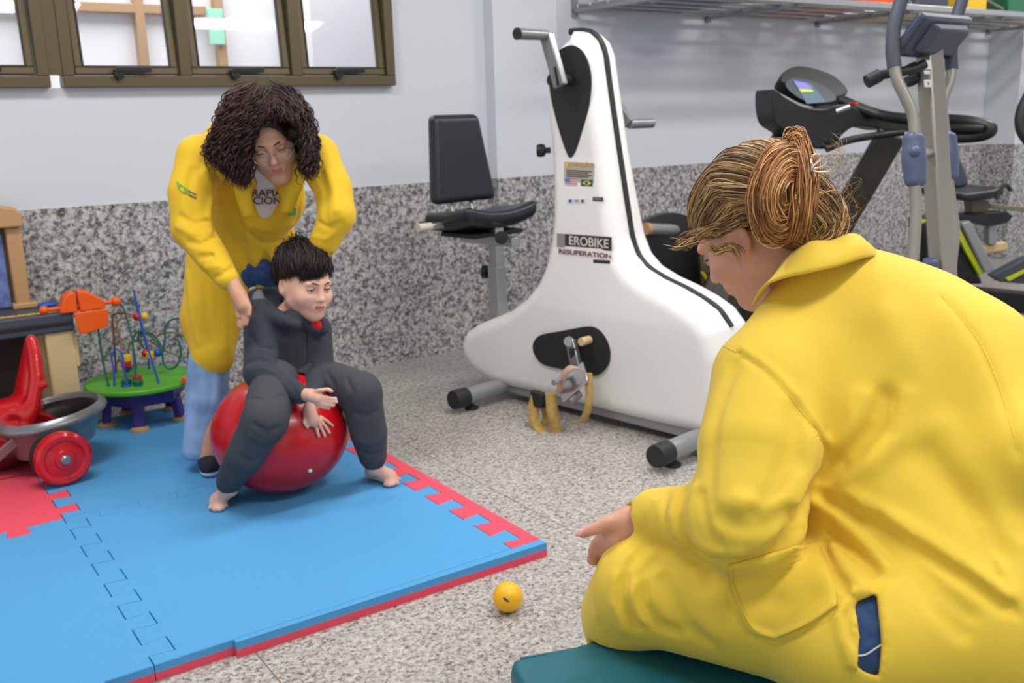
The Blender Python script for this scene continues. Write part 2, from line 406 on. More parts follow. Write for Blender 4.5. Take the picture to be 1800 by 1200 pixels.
# ================================================================== ROOM
D = 4.33; WH = 0.896; X0, X1 = -4.0, 12.0
mb = MB().box((4, 0.3, -0.03), (17, 9.6, 0.06)); o = struct('floor', mb, 'granite_floor', smooth=0)
WZ0, WZ1 = 1.37, 2.35
mb = MB()
mb.box(((X0+X1)/2, D+0.08, WZ0/2), (X1-X0, 0.16, WZ0)); mb.box(((X0+X1)/2, D+0.08, (WZ1+CEIL)/2), (X1-X0, 0.16, CEIL-WZ1))
mb.box(((X0-0.75)/2, D+0.08, (WZ0+WZ1)/2), (-0.75-X0, 0.16, WZ1-WZ0)); mb.box(((2.295+X1)/2, D+0.08, (WZ0+WZ1)/2), (X1-2.295, 0.16, WZ1-WZ0))
struct('wall_back', mb, 'wall', smooth=0)
struct('trim_1', MB().box((-0.58, D-0.006, WH/2), (6.84, 0.012, WH)), 'granite_wall', smooth=0)
# pillars with their granite skirts
def pillar(n, xa, xb, y):
    struct('wall_pillar_%s' % n, MB().box(((xa+xb)/2, (y+D)/2, (WH+CEIL)/2), (xb-xa, D-y-0.002, CEIL-WH)), 'wall', smooth=0)
    struct('trim_%s' % {'left': 2, 'right': 3}[n], MB().box(((xa+xb)/2, (y+D)/2-0.004, WH/2), (xb-xa, D-y-0.004, WH)), 'granite_wall', smooth=0)
pillar('left', 2.84, 3.245, 4.25); pillar('right', 7.525, 8.1, 4.064)
struct('trim_4', MB().box((5.385, D-0.006, WH/2), (4.278, 0.012, WH)), 'granite_wall', smooth=0)
struct('trim_5', MB().box((10.05, D-0.006, WH/2), (3.9, 0.012, WH)), 'granite_wall', smooth=0)
struct('ceiling', MB().box((4, 0.3, CEIL+0.05), (17, 9.6, 0.1)), mat('ceiling paint', s2l(225, 225, 222), 0.8), smooth=0)
LNAME = ['above the foam mats', 'above the white cycle', 'above the treadmill', 'over the yellow ball', 'over the teal bench', 'far right end of the room']
for i, (x, y) in enumerate(LAMPS):
    t = thing('ceiling_lamp', 'slim white ceiling lamp fitting, '+LNAME[i], 'lamp', (x, y, CEIL-0.03), 'ceiling lamps')
    obj('lamp_housing', MB().box((x, y, CEIL-0.035), (1.26, 0.36, 0.06)), 'white_cloth', t, smooth=0)
# windows: bronze frames with tilted sashes
glass = bpy.data.materials.new('window glass'); glass.use_nodes = True; nt = glass.node_tree; b = nt.nodes['Principled BSDF']
tr = nt.nodes.new('ShaderNodeBsdfTransparent'); gl = nt.nodes.new('ShaderNodeBsdfGlossy'); gl.inputs['Roughness'].default_value = 0.02; mx = nt.nodes.new('ShaderNodeMixShader'); mx.inputs[0].default_value = 0.10
nt.links.new(tr.outputs[0], mx.inputs[1]); nt.links.new(gl.outputs[0], mx.inputs[2]); nt.links.new(mx.outputs[0], nt.nodes['Material Output'].inputs[0]); M['glass'] = glass
def window(idx, xa, xb, cuts):
    mb = MB(); yc = D-0.005
    zb = WZ0; zt = WZ1; fw = 0.045
    fr = MB(); fr.box(((xa+xb)/2, yc, zb+fw/2), (xb-xa, 0.09, fw)); fr.box(((xa+xb)/2, yc, zt-fw/2), (xb-xa, 0.09, fw))
    for x in (xa+fw/2, xb-fw/2): fr.box((x, yc, (zb+zt)/2), (fw, 0.088, zt-zb-2*fw))
    for x in cuts: fr.box((x, yc, (zb+zt)/2), (0.05, 0.088, zt-zb-2*fw))
    root = struct('window_%d' % idx, fr, 'bronze', smooth=0, bevel=0.004)
    es = [xa+fw]+[v for c in cuts for v in (c-0.025, c+0.025)]+[xb-fw]
    for i in range(0, len(es), 2):
        a, b_ = es[i]+0.004, es[i+1]-0.004; z0 = zb+fw+0.004; z1 = zt-fw-0.02; an = math.radians(-5.0)
        R = np.array([[1, 0, 0], [0, math.cos(an), -math.sin(an)], [0, math.sin(an), math.cos(an)]])
        o_ = np.array([0, yc-0.012, z0])
        def bx(q, c, s_): q.box(o_+R@(np.array(c)-np.array([0, 0, 0])), s_, R)
        s_ = MB(); hh = z1-z0; sw = 0.03
        bx(s_, ((a+b_)/2, 0, sw/2), (b_-a, 0.035, sw)); bx(s_, ((a+b_)/2, 0, hh-sw/2), (b_-a, 0.035, sw))
        for x in (a+sw/2, b_-sw/2): bx(s_, (x, 0, hh/2), (sw, 0.035, hh-2*sw))
        so = obj('sash', s_, 'bronze', root, smooth=0, bevel=0.004)
        g_ = MB()
        for x in (a+sw+0.003, b_-sw-0.003): bx(g_, (x, -0.016, hh/2), (0.006, 0.008, hh-2*sw))
        bx(g_, ((a+b_)/2, -0.016, sw+0.003), (b_-a-2*sw, 0.008, 0.006)); obj('gasket', g_, 'bronze_dark', so, smooth=0)
        g_ = MB(); bx(g_, ((a+b_)/2, 0, hh/2), (b_-a-2*sw, 0.005, hh-2*sw)); obj('pane', g_, 'glass', so, smooth=0)
        h_ = MB(); xm = (a+b_)/2+0.0
        h_.box((xm+0.015, yc-0.062, z0+0.02), (0.14, 0.016, 0.02), None); h_.box((xm-0.045, yc-0.052, z0+0.005), (0.035, 0.03, 0.035)); h_.cyl((xm-0.045, yc-0.06, z0-0.022), (xm-0.045, yc-0.06, z0+0.01), 0.009)
        obj('window_handle', h_, 'black', so, bevel=0.003)
window(1, -0.75, 0.755, [-0.25, 0.26]); window(2, 0.803, 2.29, [1.29, 1.79])
struct('trim_6', MB().box((0.779, D-0.012, (WZ0+0.05+WZ1)/2), (0.05, 0.06, WZ1-WZ0-0.05)), 'bronze', smooth=0)
# what stands beyond the windows: a bright corridor with its own brown framed windows
struct('wall_corridor', MB().box((3.0, 6.55, 1.5), (9.5, 0.1, 3.4)), mat('corridor paint', s2l(225, 226, 232), 0.7), smooth=0)
struct('floor_corridor', MB().box((3.0, 5.5, -0.03), (9.5, 2.0, 0.06)), mat('corridor floor', s2l(190, 188, 184), 0.5), smooth=0)
def onY(px, py, y): r = ray(px, py); return CAM+r*(y/r[1])
cb = MB()
for x in (onY(247, 60, 6.46)[0], onY(386, 60, 6.46)[0], onY(60, 60, 6.46)[0]): cb.box((x, 6.46, 1.95), (0.055, 0.08, 1.9))
zb0 = onY(190, 14, 6.46)[2]
for z in (zb0, zb0-0.62, zb0+0.75): cb.box((1.05, 6.462, z), (2.1, 0.078, 0.055))
struct('window_3', cb, mat('brown timber', s2l(168, 134, 100), 0.5), smooth=0, bevel=0.004)
struct('wall_corridor_column', MB().box((3.15, 6.2, 1.6), (1.1, 0.5, 3.2)), 'white_cloth', smooth=0)
t = obj('notice_board', MB().box(onY(380, 47, 6.40), (0.10, 0.02, 0.22)), mat('mint board', s2l(150, 215, 190), 0.6), smooth=0, bevel=0.004); tag(t, 'mint green notice board on the corridor wall seen through the window', 'board')

# ================================================================== WALL RACK AND ITS TOYS
RX0, RX1, RZ, RY = 3.42, 9.5, 1.775, 3.62
t = thing('storage_rack', 'long steel wall rack running high above the treadmill', 'rack', (RX0, D, RZ))
fr = MB()
for y in (D-0.02, RY): fr.box(((RX0+RX1)/2, y, RZ), (RX1-RX0, 0.03, 0.035))
obj('rack_frame', fr, 'chrome', t, bevel=0.004)
for y in (3.76, 3.905, 4.05, 4.195): obj('rack_bar', MB().box(((RX0+RX1)/2, y, RZ), (RX1-RX0, 0.022, 0.02)), 'chrome', t, bevel=0.004)
x = RX0
while x <= RX1+0.01:
    obj('cross_bar', MB().box((x, (D+RY)/2, RZ-0.022), (0.03, D-RY-0.02, 0.022)), 'steel', t, bevel=0.003)
    b_ = MB().tube([(x, RY+0.02, RZ+0.03), (x, D-0.03, RZ+0.42)], 0.008, 8); b_.box((x, D-0.012, RZ+0.2), (0.03, 0.02, 0.5)); obj('bracket', b_, 'steel', t)
    x += 1.013
toys = [(3.62, 0.22, 0.30, 0.12, 'white_cloth', 'box', 'white flat box at the left end of the wall rack'), (4.02, 0.5, 0.34, 0.05, 'blue', 'board', 'blue board lying on the wall rack'),
        (4.72, 0.42, 0.36, 0.08, 'dgreen', 'tray', 'green tray on the wall rack beside the brown board'), (5.18, 0.38, 0.3, 0.06, 'orange', 'board', 'orange brown board on the wall rack'),
        (5.75, 0.36, 0.3, 0.07, 'slate', 'box', 'dark box on the wall rack behind the grey handlebar'), (6.22, 0.22, 0.34, 0.14, 'yellow', 'block', 'bright yellow block on the wall rack above the elliptical'),
        (6.92, 0.7, 0.36, 0.09, 'dgreen', 'tray', 'long green tray on the wall rack right of the yellow block'), (7.72, 0.3, 0.2, 0.14, 'red', 'block', 'red block on the wall rack near the right edge'), (8.15, 0.38, 0.34, 0.07, 'white_cloth', 'box', 'white box at the far right of the wall rack')]
for x, sx, sy, h_, mm, cat, lab in toys:
    mb = MB().box((x, 3.97, RZ+0.0185+h_/2), (sx, sy+0.24, h_)); mb.box((x, 3.97, RZ+0.0185+h_+0.006), (sx*0.86, (sy+0.24)*0.88, 0.014))
    o = obj('toy_'+cat, mb, mm, bevel=0.012, bseg=3); tag(o, lab, cat, 'boxes and boards on the wall rack')

# ================================================================== FOAM MATS
MZ = 0.04; SX = 0.418; TW = 0.967; TY0, TY1, TY2 = 2.06, 3.09, 4.12; TX0 = SX-TW-0.063
def teeth(a, b, n, dep, sign=1, mg=0.0):
    """dovetail edge from a to b (2D), teeth leaving on the left when sign=1; returns points incl. a, not b"""
    a = np.array(a, float); b = np.array(b, float); d = (b-a); L = np.linalg.norm(d); d = d/L; nn = np.array([-d[1], d[0]])*sign; p = (L-2*mg)/n; out = [a]
    for i in range(n):
        s = mg+i*p; q = 0.27*p; f = 0.035*p
        out += [a+d*(s+q+f), a+d*(s+q-f)+nn*dep, a+d*(s+p-q+f)+nn*dep, a+d*(s+p-q-f)]
    return out
G = 0.0009; TD = 0.057
def matpoly(x0, x1, y0, y1, left, right, front, back):
    """each side: None or (n, outward)"""
    P = []
    for (a, b, t_) in (((x0, y0), (x1, y0), front), ((x1, y0), (x1, y1), right), ((x1, y1), (x0, y1), back), ((x0, y1), (x0, y0), left)):
        P += teeth(a, b, t_[0], TD, -1 if t_[1] else 1, 0.065 if a[1] == b[1] else 0.0) if t_ else [np.array(a, float)]
    return P
def foam(label, poly, top='mat_blue', bot='mat_red', name='foam_mat', th=MZ, warp=0.0):
    n = len(poly); mb = MB(); h2 = th*0.5
    lay = [0.0, h2, th-0.002, th]; c = np.mean(poly, 0)
    V = []
    for k, z in enumerate(lay):
        for p in poly:
            e = nrm(c-p)*(0.0016 if k == 3 else 0); V.append((p[0]+e[0], p[1]+e[1], z+(warp if callable(warp) is False else warp(p))))
    F = [tuple(range(n))[::-1], tuple(range(3*n, 4*n))]; mi = [1, 0]
    for k in range(3):
        for i in range(n): F.append((k*n+i, k*n+(i+1) % n, (k+1)*n+(i+1) % n, (k+1)*n+i)); mi.append(1 if k == 0 else 0)
    mb.add(V, F); mb.mi = mi
    o = obj(name, mb, [top, bot], smooth=0); tag(o, label, 'mat', 'interlocking foam floor mats'); return o
N = 7
foam('blue foam mat at the front right, its corner nearest the yellow ball', matpoly(SX+G, SX+TW-G, TY0, TY1-G, (N, False), (N, True), None, (N, False)))
foam('blue foam mat in the front left corner of the photo', matpoly(TX0, SX-G, TY0, TY1-G, None, (N, True), (N, True), (N, False)))
foam('coral red foam mat under the red ride-on toy', matpoly(TX0, SX-G, TY1+G, TY2, None, (N, True), (N, True), None), 'mat_red', 'mat_blue')
foam('blue foam mat at the back under the bead maze', matpoly(SX+G, SX+TW-G, TY1+G, TY2, (N, False), (N, True), (N, True), None))
for (y0, y1, lab) in ((TY0, TY1, 'red foam edge strip along the right side of the front mat'), (TY1, TY2, 'red foam edge strip beside the back blue mat')):
    xe = SX+TW+0.098; P = [np.array((xe, y0)), np.array((xe, y1-0.001))]+teeth((SX+TW+G, y0), (SX+TW+G, y1-0.001), N, TD, -1)[::-1]
    P.insert(2, np.array((SX+TW+G, y1-0.001))); foam(lab, P, 'mat_red', 'mat_blue', 'foam_edge_strip')
foam('thin blue foam edge strip along the front of the right mat', [np.array(p) for p in ((SX+0.18, TY0-0.018), (SX+TW+0.098, TY0-0.03), (SX+TW+0.098, TY0-0.0015), (SX+0.18, TY0-0.0015))], 'mat_blue', 'mat_red', 'foam_edge_strip')

# ================================================================== BALLS
bc = W(493, 757, 3.13); br = 0.2085; bc[2] = MZ+br*0.93
t = thing('exercise_ball', 'large glossy red exercise ball the boy sits on', 'ball', (bc[0], bc[1], MZ))
mb = MB(); P = []
for i in range(41):
    th = math.pi*i/40; P.append((br*math.sin(th)*(1.02+0.03*math.sin(th)**2), -br*0.93*math.cos(th)))
mb.lathe(bc, P, n=64); obj('ball_shell', mb, 'ball_red', t, smooth=180)
bo_ = np.array([br*1.05, br*1.05, br*0.93]); rv = ray(545, 827); A_ = (rv/bo_)@(rv/bo_); B_ = 2*((CAM-bc)/bo_)@(rv/bo_); C_ = ((CAM-bc)/bo_)@((CAM-bc)/bo_)-1; pv = CAM+rv*(-B_-math.sqrt(B_*B_-4*A_*C_))/(2*A_)
mb = MB().ell(pv, 0.0065); obj('valve_plug', mb, 'white_cloth', t)
yb = onz(893, 1050, 0.036); 
t = thing('small_ball', 'small yellow rubber ball on the granite floor', 'ball', (yb[0], yb[1], 0))
ym = mat('yellow ball rubber', s2l(246, 186, 8), 0.4, coat=0.2)
obj('ball_shell', MB().ell((yb[0], yb[1], 0.038), 0.038, nu=48, nv=32), ym, t, smooth=180)
v = nrm(CAM-np.array([yb[0], yb[1], 0.038])); mk = np.array([yb[0], yb[1], 0.038])+nrm(v-cu*0.18-cr*0.12)*0.0378
ex = nrm(np.cross(v, [0, 0, 1])); ey = np.cross(ex, v)
obj('printed_mark', MB().ell(mk, (0.009, 0.0035, 0.0012), basis(nrm(ex*0.8+ey*0.6), nrm(ey*0.8-ex*0.6), v)), 'slate', t)
sq = [mk+v*0.002+ex*a+ey*b_ for a, b_ in ((-0.02, 0.016), (-0.01, 0.021), (0, 0.023), (0.01, 0.021), (0.02, 0.016))]
# ================================================================== ARM AND LEG CYCLE (white exercise machine)
BO = np.array([2.37, 3.448, 0.0]); BL = nrm([0.170, -0.985, 0]); BS = -nrm([0.985, 0.170, 0]); BZ = np.array([0, 0, 1.])
def bk(l, s, z): return BO+BL*l+BS*s+BZ*z
def bpx(px, py, s): q = onpl(px, py, BO+BS*s, BS)-BO; return (q@BL, q[2])           # (l, z) on the plane at offset s
def bp3(px, py, s): l, z = bpx(px, py, s); return bk(l, s, z)
HB, HT = 0.135, 0.095
lf = [(878, 672), (843, 648), (826, 622), (822, 600), (830, 580), (850, 567), (875, 557), (905, 545), (935, 522), (956, 495), (968, 462), (974, 425), (976, 380), (974, 330), (969, 270), (963, 210), (960, 160), (965, 118), (980, 84), (1000, 66)]
rt = [(1024, 55), (1040, 58), (1055, 72), (1064, 96), (1070, 140), (1077, 190), (1085, 245), (1094, 305), (1103, 365), (1111, 415), (1122, 447), (1140, 470), (1170, 490), (1205, 507), (1238, 526), (1265, 546), (1285, 575), (1297, 620), (1300, 680), (1290, 735)]
bt = [(1245, 770), (1200, 760), (1100, 737), (1000, 711), (930, 692)]
poly = [bpx(x, y, 0.07) for x, y in lf]+[bpx(x, y, 0.0) for x, y in rt]+[bpx(x, y, HB) for x, y in bt]
def half(z): return HB+(HT-HB)*np.clip((z-0.45)/0.6, 0, 1)
lz = np.array(poly)
def shell(P):
    q = P-BO; l = q@BL; s = q@BS; z = q[:, 2]
    d2 = poly_sd(np.stack([l, z], 1), poly); hz = half(z); r = 0.06
    a = d2+r; b = np.abs(s)-hz+r; d = np.sqrt(np.maximum(a, 0)**2+np.maximum(b, 0)**2)+np.minimum(np.maximum(a, b), 0)-r
    # belly bulge pressed outward on the lower half
    return d-0.012*np.exp(-((l-0.78)/0.28)**2-((z-0.42)/0.16)**2)
t = thing('arm_leg_cycle', 'tall white arm and leg exercise cycle with a black padded seat', 'exercise machine', bk(0.5, 0, 0))
CY = t
c0 = bk(0.5, 0, 0.75)
sobj('shell', shell, c0-[0.45, 0.85, 0.75], c0+[0.45, 0.85, 0.85], 0.0085, 'white_shell', t, 2)
ring = [bk(*((l, 0, z))) for l, z in poly]
ins = []
for x, y in rt[:16]+[(1285, 575)]: l, z = bpx(x, y, 0.0); ins.append(bk(l, 0, z))
trim_pts = spline([bk(*(lambda q: (q[0]+0.0, 0, q[1]+0.0))(bpx(x, y, 0))) for x, y in [(1003, 56)]+rt[:17]], 4)
obj('trim_strip', MB().tube(trim_pts, 0.0135, 10, sq=1.0), 'rubber', t)
def patch(name, pts, s, m, par, th=0.006, lift=0.0):
    P = [bpx(x, y, s) for x, y in pts]; mb = MB(); mb.prism(P, BO+BS*(s-0.004), BL, BZ, BS, th+lift); return obj(name, mb, m, par, smooth=30)
tear = [p[:2] for p in spline([(990, 84), (1008, 80), (1025, 92), (1036, 118), (1039, 150), (1033, 195), (1022, 235), (1012, 265), (1003, 277), (995, 265), (984, 232), (974, 195), (967, 160), (966, 125), (974, 98)], 5, True)]
patch('upper_crank_panel', tear, HT+0.001, 'rubber', t)
oval = [p[:2] for p in spline([(950, 589), (985, 582), (1030, 574), (1050, 578), (1065, 595), (1072, 618), (1069, 640), (1056, 656), (1040, 660), (1015, 654), (985, 648), (955, 640), (941, 625), (937, 605)], 5, True)]
patch('lower_crank_panel', oval, HB+0.011, 'rubber', t)
# upper crank, arm and handle
pv = bp3(1003, 140, HT); 
def arm3(px, py, s): return bp3(px, py, s)
sA = HT+0.09
a0 = arm3(986, 152, sA); a1 = arm3(961, 62, sA)
obj('crank_boss', MB().cyl(bp3(1000, 141, HT), bp3(1000, 141, HT)+BS*0.1, 0.022), 'rubber', t)
def bar(mb, a, b, wd, th, n): 
    d = b-a; L = np.linalg.norm(d); d = d/L; n = nrm(n-d*np.dot(n, d)); w_ = np.cross(n, d); mb.box((a+b)/2, (L, wd, th), basis(d, w_, n)); return mb
ar = obj('crank_arm', bar(MB(), a0, a1, 0.052, 0.03, BS), 'silver', t, bevel=0.004)
obj('adjuster', bar(MB(), arm3(981, 150, sA+0.018), arm3(975, 118, sA+0.018), 0.006, 0.006, BS), 'black', ar)
h0 = a1+BS*0.0; h1 = h0+BS*0.155
hd = obj('handle', MB().tube([h0, h0+BS*0.05, h1], [0.019, 0.019, 0.021], 16), 'silver', t, bevel=0.003)
obj('end_cap', MB().cyl(h1-BS*0.004, h1+BS*0.003, 0.0212), 'rubber', hd)
# the opposite hand crank shows behind the body
b0 = bp3(1106, 218, -HT-0.08); obj('handle', MB().cyl(b0+BS*0.0, b0-BS*0.15, 0.019), 'silver', t, bevel=0.003)
l, z = bpx(1003, 140, 0); obj('crank_arm', bar(MB(), bk(l, -HT-0.075, z), b0, 0.045, 0.025, BS), 'silver', t, bevel=0.003)
obj('crank_boss', MB().cyl(bk(l, -HT+0.01, z), bk(l, -HT-0.07, z), 0.022), 'rubber', t)
# tension knob on the far edge
kp = bp3(968, 264, 0.03); mb = MB(); mb.lathe(kp, [(0.012, 0), (0.012, 0.02), (0.024, 0.025), (0.027, 0.04), (0.024, 0.055), (0.0, 0.058)], -BL*0.8+BS*0.6, 20); obj('tension_knob', mb, 'black', t)
# lower crank, pedal plate, straps
sL = HB+0.05
c0_ = arm3(1003, 598, sL); c1_ = arm3(1016, 655, sL+0.02)
ck = obj('pedal_crank', bar(MB(), c0_, c1_, 0.045, 0.022, BS), 'chrome', t, bevel=0.003)
obj('crank_cover', bar(MB(), arm3(1006, 612, sL+0.014), arm3(1010, 640, sL+0.02), 0.03, 0.008, BS), 'rubber', ck)
obj('crank_boss', MB().cyl(arm3(1000, 600, HB), arm3(1000, 600, sL+0.02), 0.02), 'steel', t)
sc_ = arm3(1024, 600, sL+0.01); obj('bearing_nut', MB().cyl(sc_-BS*0.04, sc_+BS*0.01, 0.016), 'cream', t)
sP = HB+0.14
pd_ = MB(); A = arm3(985, 690, sP); B = arm3(1030, 652, sP-0.04)
bar(pd_, A, B, 0.10, 0.012, BS*0.6+BZ*0.6); pd = obj('pedal', pd_, 'chrome', t, bevel=0.003)
obj('pedal_axle', MB().cyl(c1_, c1_+BS*0.14-BZ*0.01, 0.012), 'steel', pd)
obj('pedal_roller', MB().cyl(arm3(1000, 705, sP), arm3(1018, 690, sP-0.05), 0.02), 'steel', pd)
strap = mat('olive webbing strap', s2l(176, 146, 82), 0.85, var=0.15, vscale=60, bump=0.4, bscale=600)
def loop(name, pts, wd, wv, mm=strap, th=0.006):
    P = spline(pts, 6); A_ = [p-np.array(wv)*wd/2 for p in P]; B_ = [p+np.array(wv)*wd/2 for p in P]; return obj(name, MB().ribbon(A_, B_), mm, pd, solid=th, smooth=60)
def a3(x, y, s): return arm3(x, y, s)
wv = nrm(cr*[1, 1, 0.3])
loop('strap', [a3(968, 690, sP), a3(972, 730, sP+0.02), a3(978, 760, sP+0.02), a3(960, 762, sP+0.05), a3(942, 745, sP+0.04), a3(938, 715, sP+0.02), a3(945, 690, sP)], 0.045, wv)
loop('strap', [a3(958, 700, sP-0.02), a3(962, 735, sP-0.02), a3(955, 752, sP), a3(940, 758, sP+0.02)], 0.04, wv)
loop('strap', [a3(1034, 655, sP-0.04), a3(1036, 685, sP-0.03), a3(1034, 715, sP-0.02), a3(1025, 738, sP-0.02), a3(1012, 742, sP-0.01)], 0.03, wv)
loop('toe_strap', [a3(1024, 650, sP-0.02), a3(1005, 645, sP+0.02), a3(990, 662, sP+0.03), a3(982, 690, sP)], 0.045, nrm(BL+BS*0.4), mat('peach webbing', s2l(196, 160, 138), 0.85), 0.005)
obj('heel_cup', MB().prism([(-0.03, -0.03), (0.035, -0.03), (0.04, 0.03), (-0.03, 0.035)], a3(950, 700, sP-0.01), BL, BZ, BS, 0.03), 'rubber', pd, bevel=0.005)
# base
fb = bpx(885, 695, 0.03)[0]; fe = bpx(1235, 780, 0.03)[0]
base = MB(); base.box(bk((fb+fe)/2+0.02, 0, 0.07), (fe-fb-0.02, 0.21, 0.075), basis(BL, BS, BZ)); fr_ = obj('base_rail', base, 'steel', t, bevel=0.004)
def foot(px, py, z, ltip):
    l = bpx(px, py, 0)[0]
    l0 = ltip; c = np.array
    tip = bk(l0, 0.40, z)
    b = obj('cross_foot', MB().cyl(bk(l0, 0.34, z), bk(l0, -0.34, z), 0.036, n=28), 'steel', t)
    for s_ in (1, -1):
        cap = MB(); cap.lathe(bk(l0, s_*0.33, z), [(0.037, 0), (0.041, 0.0), (0.042, 0.06), (0.039, 0.072), (0.0, 0.074)], BS*s_, 28); obj('end_cap', cap, 'rubber', b)
        lv = MB(); lv.lathe(bk(l0, s_*0.30, 0.0), [(0.03, 0.0), (0.03, 0.008), (0.012, 0.018), (0.012, z-0.02)], (0, 0, 1), 20); obj('levelling_foot', lv, 'rubber', b)
foot(800, 705, 0.06, 0.03); foot(1140, 820, 0.06, 1.08)
wc = bk(1.08, 0.16, 0.045); mb = MB(); mb.tube([wc+0.037*(BZ*math.cos(a)+BL*math.sin(a))+BS*0 for a in np.linspace(0, 2*math.pi, 20)[:-1]], 0.008, 8, closed=True); mb.cyl(wc-BS*0.02, wc+BS*0.02, 0.02)
obj('transport_wheel', mb, 'silver', t)
# lettering and stickers on the shell
FIX = [None]
def on_shell(px, py):
    if FIX[0] is not None: l, z = bpx(px, py, FIX[0]); return bk(l, FIX[0], z), FIX[0]
    s = HB
    for _ in range(4): l, z = bpx(px, py, s); s = float(half(np.array([z]))[0])+0.0015
    return bk(l, s, z), s
def quad(name, px0, py0, px1, py1, m, par, slope=0.03, th=0.0016, up=0.0):
    p0, s = on_shell((px0+px1)/2, (py0+py1)/2); s += up
    P = [bpx(x, y, s) for x, y in ((px0, py0), (px1, py0+slope*(px1-px0)), (px1, py1+slope*(px1-px0)), (px0, py1))]
    return obj(name, MB().prism(P, BO+BS*(s-0.001), BL, BZ, BS, th), m, par, smooth=0)
dkt = mat('decal dark', s2l(58, 52, 50), 0.5); gyd = mat('decal grey', s2l(160, 156, 150), 0.4, metal=0.2); mar = mat('decal maroon', s2l(120, 60, 62), 0.5)
st = quad('warning_sticker', 992, 284, 1044, 328, mat('sticker grey', s2l(186, 180, 170), 0.5), t, 0.05)
FIX[0] = on_shell(1018, 306)[1]+0.0006
def stext(name, s_, px, py, hpx, m, par, up=0.0012, sx=1.0, al='CENTER', bold=0.0):
    p, s = on_shell(px, py); l, z = bpx(px, py, s+up); p = bk(l, s+up, z); dz = abs(bpx(px, py+hpx/2, s)[1]-bpx(px, py-hpx/2, s)[1])
    # text reads from far (left) to near (right)
    return text(name, s_, dz*1.38, p, BL, BZ, m, par, bold=bold, align=al, sx=sx)
stext('printed_text', 'ATENÇÃO', 1020, 290, 7.5, mat('decal ochre', s2l(212, 160, 30), 0.5), st, 0.0016, 1.25)
quad('warning_triangle', 995, 287, 1001, 294, 'yellow', st, up=0.0006)
for k in range(4): quad('printed_line', 996, 298.5+k*3.4, 1040 if k % 2 == 0 else 1034, 300+k*3.4, dkt, st, 0.05, up=0.0006)
usf = quad('flag_print', 993, 313, 1015, 326, mat('flag pale red', s2l(200, 120, 120), 0.5), st, 0.05, up=0.0006)
for k in range(3): quad('flag_stripe', 993, 315.2+k*4, 1015, 316.8+k*4, 'white_cloth', usf, 0.05, up=0.001)
quad('flag_canton', 993, 313, 1002, 320, mat('flag blue', s2l(96, 130, 190), 0.5), usf, 0.05, up=0.0013)
brf = quad('flag_print', 1021, 315, 1042, 327, 'dgreen', st, 0.05, up=0.0006)
p, s = on_shell(1031.5, 321.5); P = [bpx(x, y, s+0.001) for x, y in ((1023.5, 321.3), (1031.5, 316.5), (1040, 322), (1031.5, 326.5))]
obj('flag_diamond', MB().prism(P, BO+BS*(s+0.0005), BL, BZ, BS, 0.0012), 'yellow', brf, smooth=0)
l, z = bpx(1031.5, 321.5, s); obj('flag_disc', MB().cyl(bk(l, s+0.001, z), bk(l, s+0.0022, z), 0.0075), 'blue', brf)
FIX[0] = None
quad('small_sticker', 997, 349, 1030, 357, mat('sticker pale', s2l(222, 226, 232), 0.5), t, 0.03)
quad('sticker_mark', 1000, 350.5, 1005, 355.5, 'blue', t, up=0.0006); quad('sticker_mark', 1010, 351, 1017, 354.5, gyd, t, up=0.0006); quad('sticker_mark', 1022, 350.5, 1026, 356, dkt, t, up=0.0006)
quad('small_label', 1042, 346, 1060, 353, dkt, t, 0.04); quad('label_bar', 1044, 348, 1058, 350.5, gyd, t, 0.04, up=0.0006)
pl = quad('name_plate', 979, 410, 1075, 434, dkt, t, 0.07); FIX[0] = on_shell(1027, 422)[1]+0.0004
quad('plate_fade', 979, 410, 993, 434, gyd, pl, 0.07, up=0.0006)
stext('lettering', 'EROBIKE', 1034, 426, 16, mat('decal light', s2l(222, 216, 208), 0.5), pl, 0.0016, 1.08, bold=0.0006)
FIX[0] = None
stext('lettering', 'RESUPERATION', 1027, 446, 8.5, mar, t, 0.003, 1.5, bold=0.0005)
quad('small_label', 1043, 456, 1072, 462, dkt, t, 0.05)
# seat: post, slider, cushion, backrest
lp, zp = bpx(876, 545, 0)
zt_ = bpx(874, 440, 0)[1]
R_ = basis(BL, BS, BZ)
obj('seat_post', MB().box(bk(lp, 0, (zp+zt_-0.14)/2), (0.06, 0.06, zt_-zp+0.0), R_), 'steel', t, bevel=0.004)
obj('inner_post', MB().box(bk(lp, 0, zt_-0.02), (0.048, 0.048, 0.26), R_), 'chrome', t, bevel=0.003)
kn = bk(lp-0.03, 0.0, zt_-0.10); mb = MB(); mb.lathe(kn, [(0.01, 0), (0.01, 0.02), (0.028, 0.024), (0.03, 0.045), (0.02, 0.052), (0, 0.052)], nrm(-BL+BS*0.3), 20); obj('height_knob', mb, 'black', t)
zc = bpx(845, 395, 0.0)[1]; ls = lp-0.12
zs = bpx(850, 420, 0)[1]
obj('seat_slider', MB().box(bk(lp-0.045, 0, zs-0.0), (0.34, 0.05, 0.04), R_), 'chrome', t, bevel=0.003)
kn = bk(lp+0.06, 0.03, zs+0.025); mb = MB(); mb.lathe(kn, [(0.01, 0), (0.01, 0.03), (0.027, 0.035), (0.029, 0.06), (0, 0.064)], nrm(BL*0.6+BS*0.5), 20); obj('slider_knob', mb, 'rubber', t)
zc = zs+0.075
def cushion(P):
    q = P-bk(ls+0.03, 0, zc); l = q@BL; s = q@BS; z = q[:, 2]-0.20*l-0.045*(s/0.24)**2+0.004-0.02*np.maximum(-l, 0)/0.15
    return sd_box(np.stack([l, s, z], 1).astype(np.float32), (0, 0, 0), (0.155, 0.215, 0.038), r=0.034)
